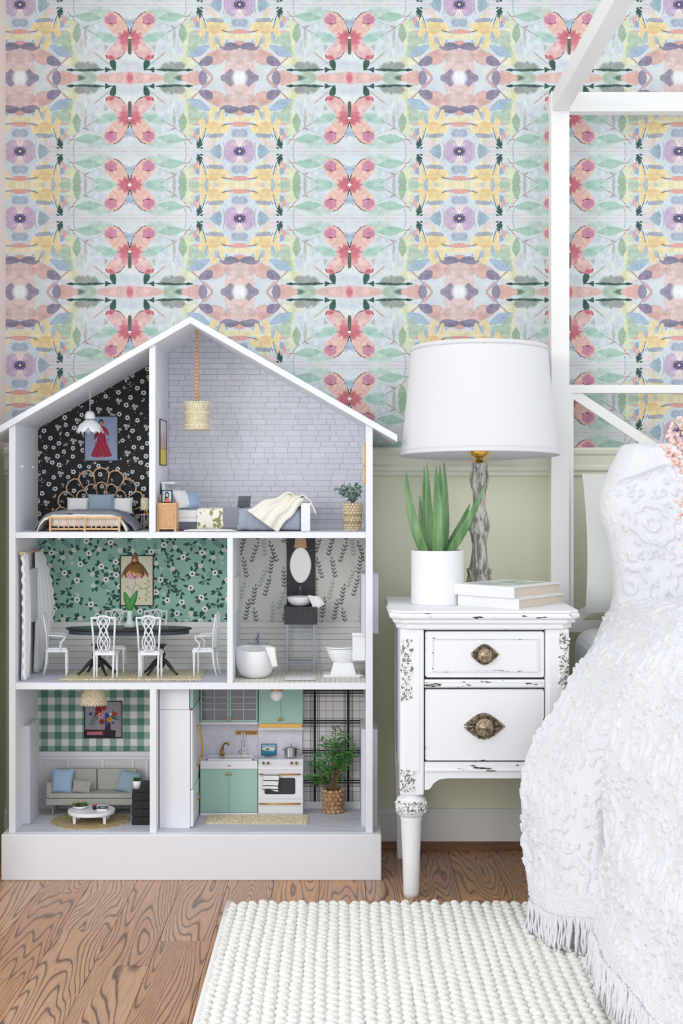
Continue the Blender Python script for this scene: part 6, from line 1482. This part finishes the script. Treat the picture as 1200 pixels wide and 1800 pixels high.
def tufts(G, seed, border=False, cell=.155, h=.0080):
    ds = np.linalg.norm(np.gradient(G, axis=0), axis=2).cumsum(0); dt = np.linalg.norm(np.gradient(G, axis=1), axis=2).cumsum(1)
    ds = ds.mean(1, keepdims=True)*np.ones_like(ds); dt = dt.mean(0, keepdims=True)*np.ones_like(dt)
    s_, t = ds/cell, dt/cell
    row = np.floor(t); ss = s_+.5*(row % 2); fs_, ft = ss-np.floor(ss)-.5, t-row-.5
    r = np.sqrt(fs_**2+ft**2); an = np.arctan2(ft, fs_)
    nu, nv = r.shape; n1 = fieldnoise(nu, nv, 5, seed); n2 = fieldnoise(nu, nv, 2.4, seed+1); n3 = fieldnoise(nu, nv, 30, seed+2)
    ring = np.exp(-((r-.30-.02*np.sin(an*8)+.05*(n3-.5))/.055)**2); core = np.exp(-((r-.10)/.05)**2)*.8
    vine = np.exp(-(((ft+.5)-.06*np.sin(ss*2*PI*2)) % 1.0 - .5 + .5)**2/.004)*0
    band = np.exp(-((np.abs(ft)-.47+.03*np.sin(s_*18))/.035)**2); dots = (np.sin(ss*2*PI*6) > .1)
    spokes = np.exp(-((r-.43)/.03)**2)*(np.sin(an*10) > .2)
    H_ = np.clip(ring+core+band*dots*.8+spokes*.8, 0, 1)
    if border: H_ = np.maximum(H_, np.clip((np.linspace(0, 1, nv)[None, :]-.90)/.01, 0, 1)*.8)
    H_ = np.maximum(H_, np.clip((n3-.74)*8, 0, .5))
    H_ = np.clip((H_-.34)*3.6, 0, 1)*(.50+.35*n1+.70*(n2-.4)) + (n2-.5)*.05
    return H_*h
def surf(G, name, m, par, solid=.003):
    nu, nv = G.shape[:2]; b = B(); b.v = [tuple(p) for p in G.reshape(-1, 3)]
    I = np.arange(nu*nv).reshape(nu, nv); q = np.stack([I[:-1,:-1], I[1:,:-1], I[1:,1:], I[:-1,1:]], -1).reshape(-1, 4); b.f = [tuple(r) for r in q.tolist()]
    return b.build(name, m, par, smooth=True)
bs_ = thing('bedspread', 'white tufted chenille bedspread with fringe spilling over the side of the bed', 'bedspread', (.6, 3.0, .01))
def row(pts): return pts
R0 = [(1.35,3.60,.69),(.95,3.62,.695),(.72,3.62,.69),P(1064,1082,3.60),P(1040,1134,3.5),P(1007,1181,3.44),P(972,1243,3.39),P(927,1317,3.34),P(918,1390,3.31),P(923,1471,3.28),P(928,1533,3.25),P(927,1584,3.22)]
R1 = [(1.35,3.40,.70),(.95,3.40,.705),(.74,3.38,.70),(.67,3.34,.655),(.61,3.30,.59),(.56,3.26,.52),(.50,3.235,.44),(.446,3.21,.355),(.424,3.19,.27),(.424,3.17,.19),(.430,3.15,.12),(.428,3.13,.068)]
R2 = [(1.35,3.22,.70),(.95,3.20,.71),(.76,3.20,.705),(.70,3.16,.66),(.635,3.13,.60),(.580,3.11,.53),(.53,3.10,.45),(.495,3.09,.36),(.48,3.08,.27),(.468,3.07,.20),(.464,3.06,.13),(.462,3.05,.075)]
R3 = [(1.35,3.10,.70),(.95,3.08,.69),(.78,3.07,.668),(.735,3.05,.635),(.690,3.03,.585),(.645,3.02,.52),(.600,3.01,.45),(.573,3.0,.37),(.560,3.0,.29),(.545,3.0,.21),(.525,2.995,.14),(.512,2.99,.085)]
R4 = [(1.35,3.02,.71),(.95,3.02,.72),(.75,3.01,.735),(.675,2.98,.695),(.605,2.96,.62),(.555,2.95,.54),(.530,2.94,.45),(.518,2.93,.37),(.520,2.92,.29),(.512,2.91,.21),(.505,2.91,.14),(.498,2.91,.09)]
R5 = [(1.35,2.82,.71),(.95,2.82,.72),(.77,2.82,.72),(.70,2.79,.69),(.63,2.77,.62),(.59,2.75,.54),(.56,2.74,.45),(.54,2.73,.36),(.515,2.72,.28),(.50,2.71,.20),(.49,2.70,.15),(.482,2.69,.10)]
R6 = [(1.35,2.60,.71),(.95,2.60,.72),(.77,2.60,.72),(.70,2.58,.69),(.64,2.56,.62),(.60,2.54,.54),(.575,2.53,.45),(.555,2.51,.36),(.53,2.49,.29),(.51,2.47,.22),(.495,2.46,.165),(.485,2.45,.12)]
R7 = [(1.35,2.36,.71),(.95,2.36,.72),(.77,2.36,.72),(.70,2.34,.69),(.63,2.33,.62),(.585,2.32,.54),(.56,2.31,.45),(.545,2.30,.36),(.53,2.29,.28),(.52,2.29,.21),(.51,2.28,.16),(.505,2.27,.12)]
R8 = [(1.35,2.1,.71),(.95,2.1,.72),(.77,2.1,.72),(.71,2.1,.69),(.65,2.1,.62),(.61,2.1,.54),(.585,2.1,.45),(.565,2.09,.36),(.55,2.08,.28),(.54,2.08,.21),(.53,2.08,.16),(.525,2.07,.12)]
SU, SV = 640, 520
G = spline_surface([R0,R1,R2,R3,R4,R5,R6,R7,R8], SU, SV)
nn = fieldnoise(SU, SV, 74, 12)-.5
N = normals(G); 
if N[240,320,0] > 0: N = -N
G = G + N*(nn*.03)[..., None]*np.linspace(0,1,SV)[None,:,None] + N*tufts(G, 31, border=True, cell=.17, h=.0072)[..., None]
ii = np.arange(SU)[:, None]; tv = np.linspace(0, 1, SV)[None, :]; G = G - N*(.075*np.exp(-((ii-SU*.333-3*np.sin(tv*9))/5.5)**2)*np.clip((tv-.2)*8, 0, 1)*np.clip((.86-tv)*4, 0, 1))[..., None]
surf(G, 'cloth', CHN, bs_)
b = B(); hem = G[:, -1]; L_ = np.linalg.norm(np.diff(hem, axis=0), axis=1).cumsum(); Rf = random.Random(3)
for s_ in np.arange(0, L_[-1], .0040).tolist():
    i = int(np.searchsorted(L_, s_)); p = Vector(hem[min(i, SU-1)]); ln = Rf.uniform(.066,.086); dx, dy = Rf.uniform(-.010,.006), Rf.uniform(-.012,.004); pts = []
    for k in range(6):
        t = k/5; z = p.z+.010-ln*t; pts.append((p.x-.001+dx*t+.0015*math.sin(t*9+s_*300), p.y+dy*t-(.0 if z > .02 else (.02-z)*.9), max(z, .0205+.002*math.sin(s_*900))))
    b.tube(pts, [.0024,.0028,.0023,.0028,.0025,.0021], 5)
o = b.build('fringe', CHN, bs_, smooth=True); o['kind'] = 'stuff'
# pillows at the head
pil('bed_pillow', 'plain linen pillow leaning on the headboard behind the chenille one', (X(1030,3.79)+.295,3.80,.825), .60, .36, .11, mat('grey_linen', (226,229,224), .95, bump=('noise', 20, .4, .006)), -8, 0, 0, 2, None, .5, .03)
ch = thing('chenille_pillow', 'large white pillow wrapped in a tufted chenille throw at the head of the bed', 'pillow', (.95, 3.6, .69))
left = [(1074,1085),(1084,1050),(1083,1010),(1079,975),(1072,945),(1062,915),(1060,885),(1066,860),(1078,832),(1092,805),(1104,784),(1112,779)]
dpt = 3.60; lf_ = [P(a, c_, dpt) for a, c_ in left]
nv, nu = 170, 260; vv = cr_basis(len(lf_), nv) @ np.array(lf_); xR = 1.30
G = np.zeros((nu, nv, 3)); u = np.linspace(0, 1, nu)[:, None]; tz = np.linspace(0, 1, nv)[None, :]
xl_ = vv[:, 0][None, :]; thk = .085*(np.sin(PI*np.clip(.16+tz*.84, 0, 1))**.6)+.004
ua = np.clip(u/.16, 0, 1)
G[..., 0] = xl_+(xR-xl_)*u; G[..., 1] = 3.655+.05*tz-thk*(1-(1-ua)**2)**.5; G[..., 2] = np.broadcast_to(vv[:, 2][None, :], (nu, nv))
xs = G[..., 0]; line = Z(872, 3.6)+(Z(818,3.6)-Z(872,3.6))*np.clip((xs-.64)/.15, 0, 1)**.6; ab = np.clip((G[..., 2]-line)/.010+.5, 0, 1)
N = normals(G); 
if N[130,80,1] > 0: N = -N
G[..., 1] -= ab*.016*np.clip(u/.05, 0, 1)
G += N*((fieldnoise(nu, nv, 40, 3)-.5)*.03*np.clip(u*8, 0, 1))[..., None] + N*(tufts(G, 77)*(1-ab*.8)*np.clip(u*14, 0, 1))[..., None]
surf(G, 'throw_front', CHN, ch)
bk_ = G[:, :, :].copy(); bk_[..., 1] = 3.655+.05*tz+.06*(1-(1-ua)**2)**.5*np.sin(PI*np.clip(.1+tz*.9,0,1))**.5; surf(bk_[::-1], 'throw_back', CHN, ch)
# pink berry sprays
be = thing('berry_spray', 'pale pink berry branches beside the tufted pillow', 'berries', (X(1215,3.3), 3.3, .73)); BK = mat('pale_pink_berries', (246,214,204), .45); bb, bt_ = B(), B(); Rb = random.Random(5)
root = Vector((.83, 3.32, .735))
for tip in ((1184,742),(1178,762),(1196,735),(1205,750),(1181,775),(1172,796),(1165,788),(1195,790),(1192,880),(1196,905),(1204,840),(1201,960),(1206,1010),(1212,770)):
    p1 = Vector(P(tip[0], tip[1], 3.28+Rb.uniform(-.03,.03))); pts = [root.lerp(p1, t)+Vector((.03*math.sin(PI*t), 0, .05*math.sin(PI*t))) for t in lsp(0,1,8)]; bt_.tube(pts, .0009, 4)
    for k in range(22):
        t = .72+.3*Rb.random(); q = root.lerp(p1, t)+Vector((.03*math.sin(PI*min(t,1)), 0, .05*math.sin(PI*min(t,1)))); bb.ell((q.x+Rb.uniform(-.009,.009), q.y+Rb.uniform(-.009,.009), q.z+Rb.uniform(-.010,.010)), Rb.uniform(.0040,.0056), 8, 6)
bt_.build('twigs', mat('berry_twig', (150,120,104), .7), be); bb.build('berries', BK, be, smooth=True)['kind'] = 'stuff'
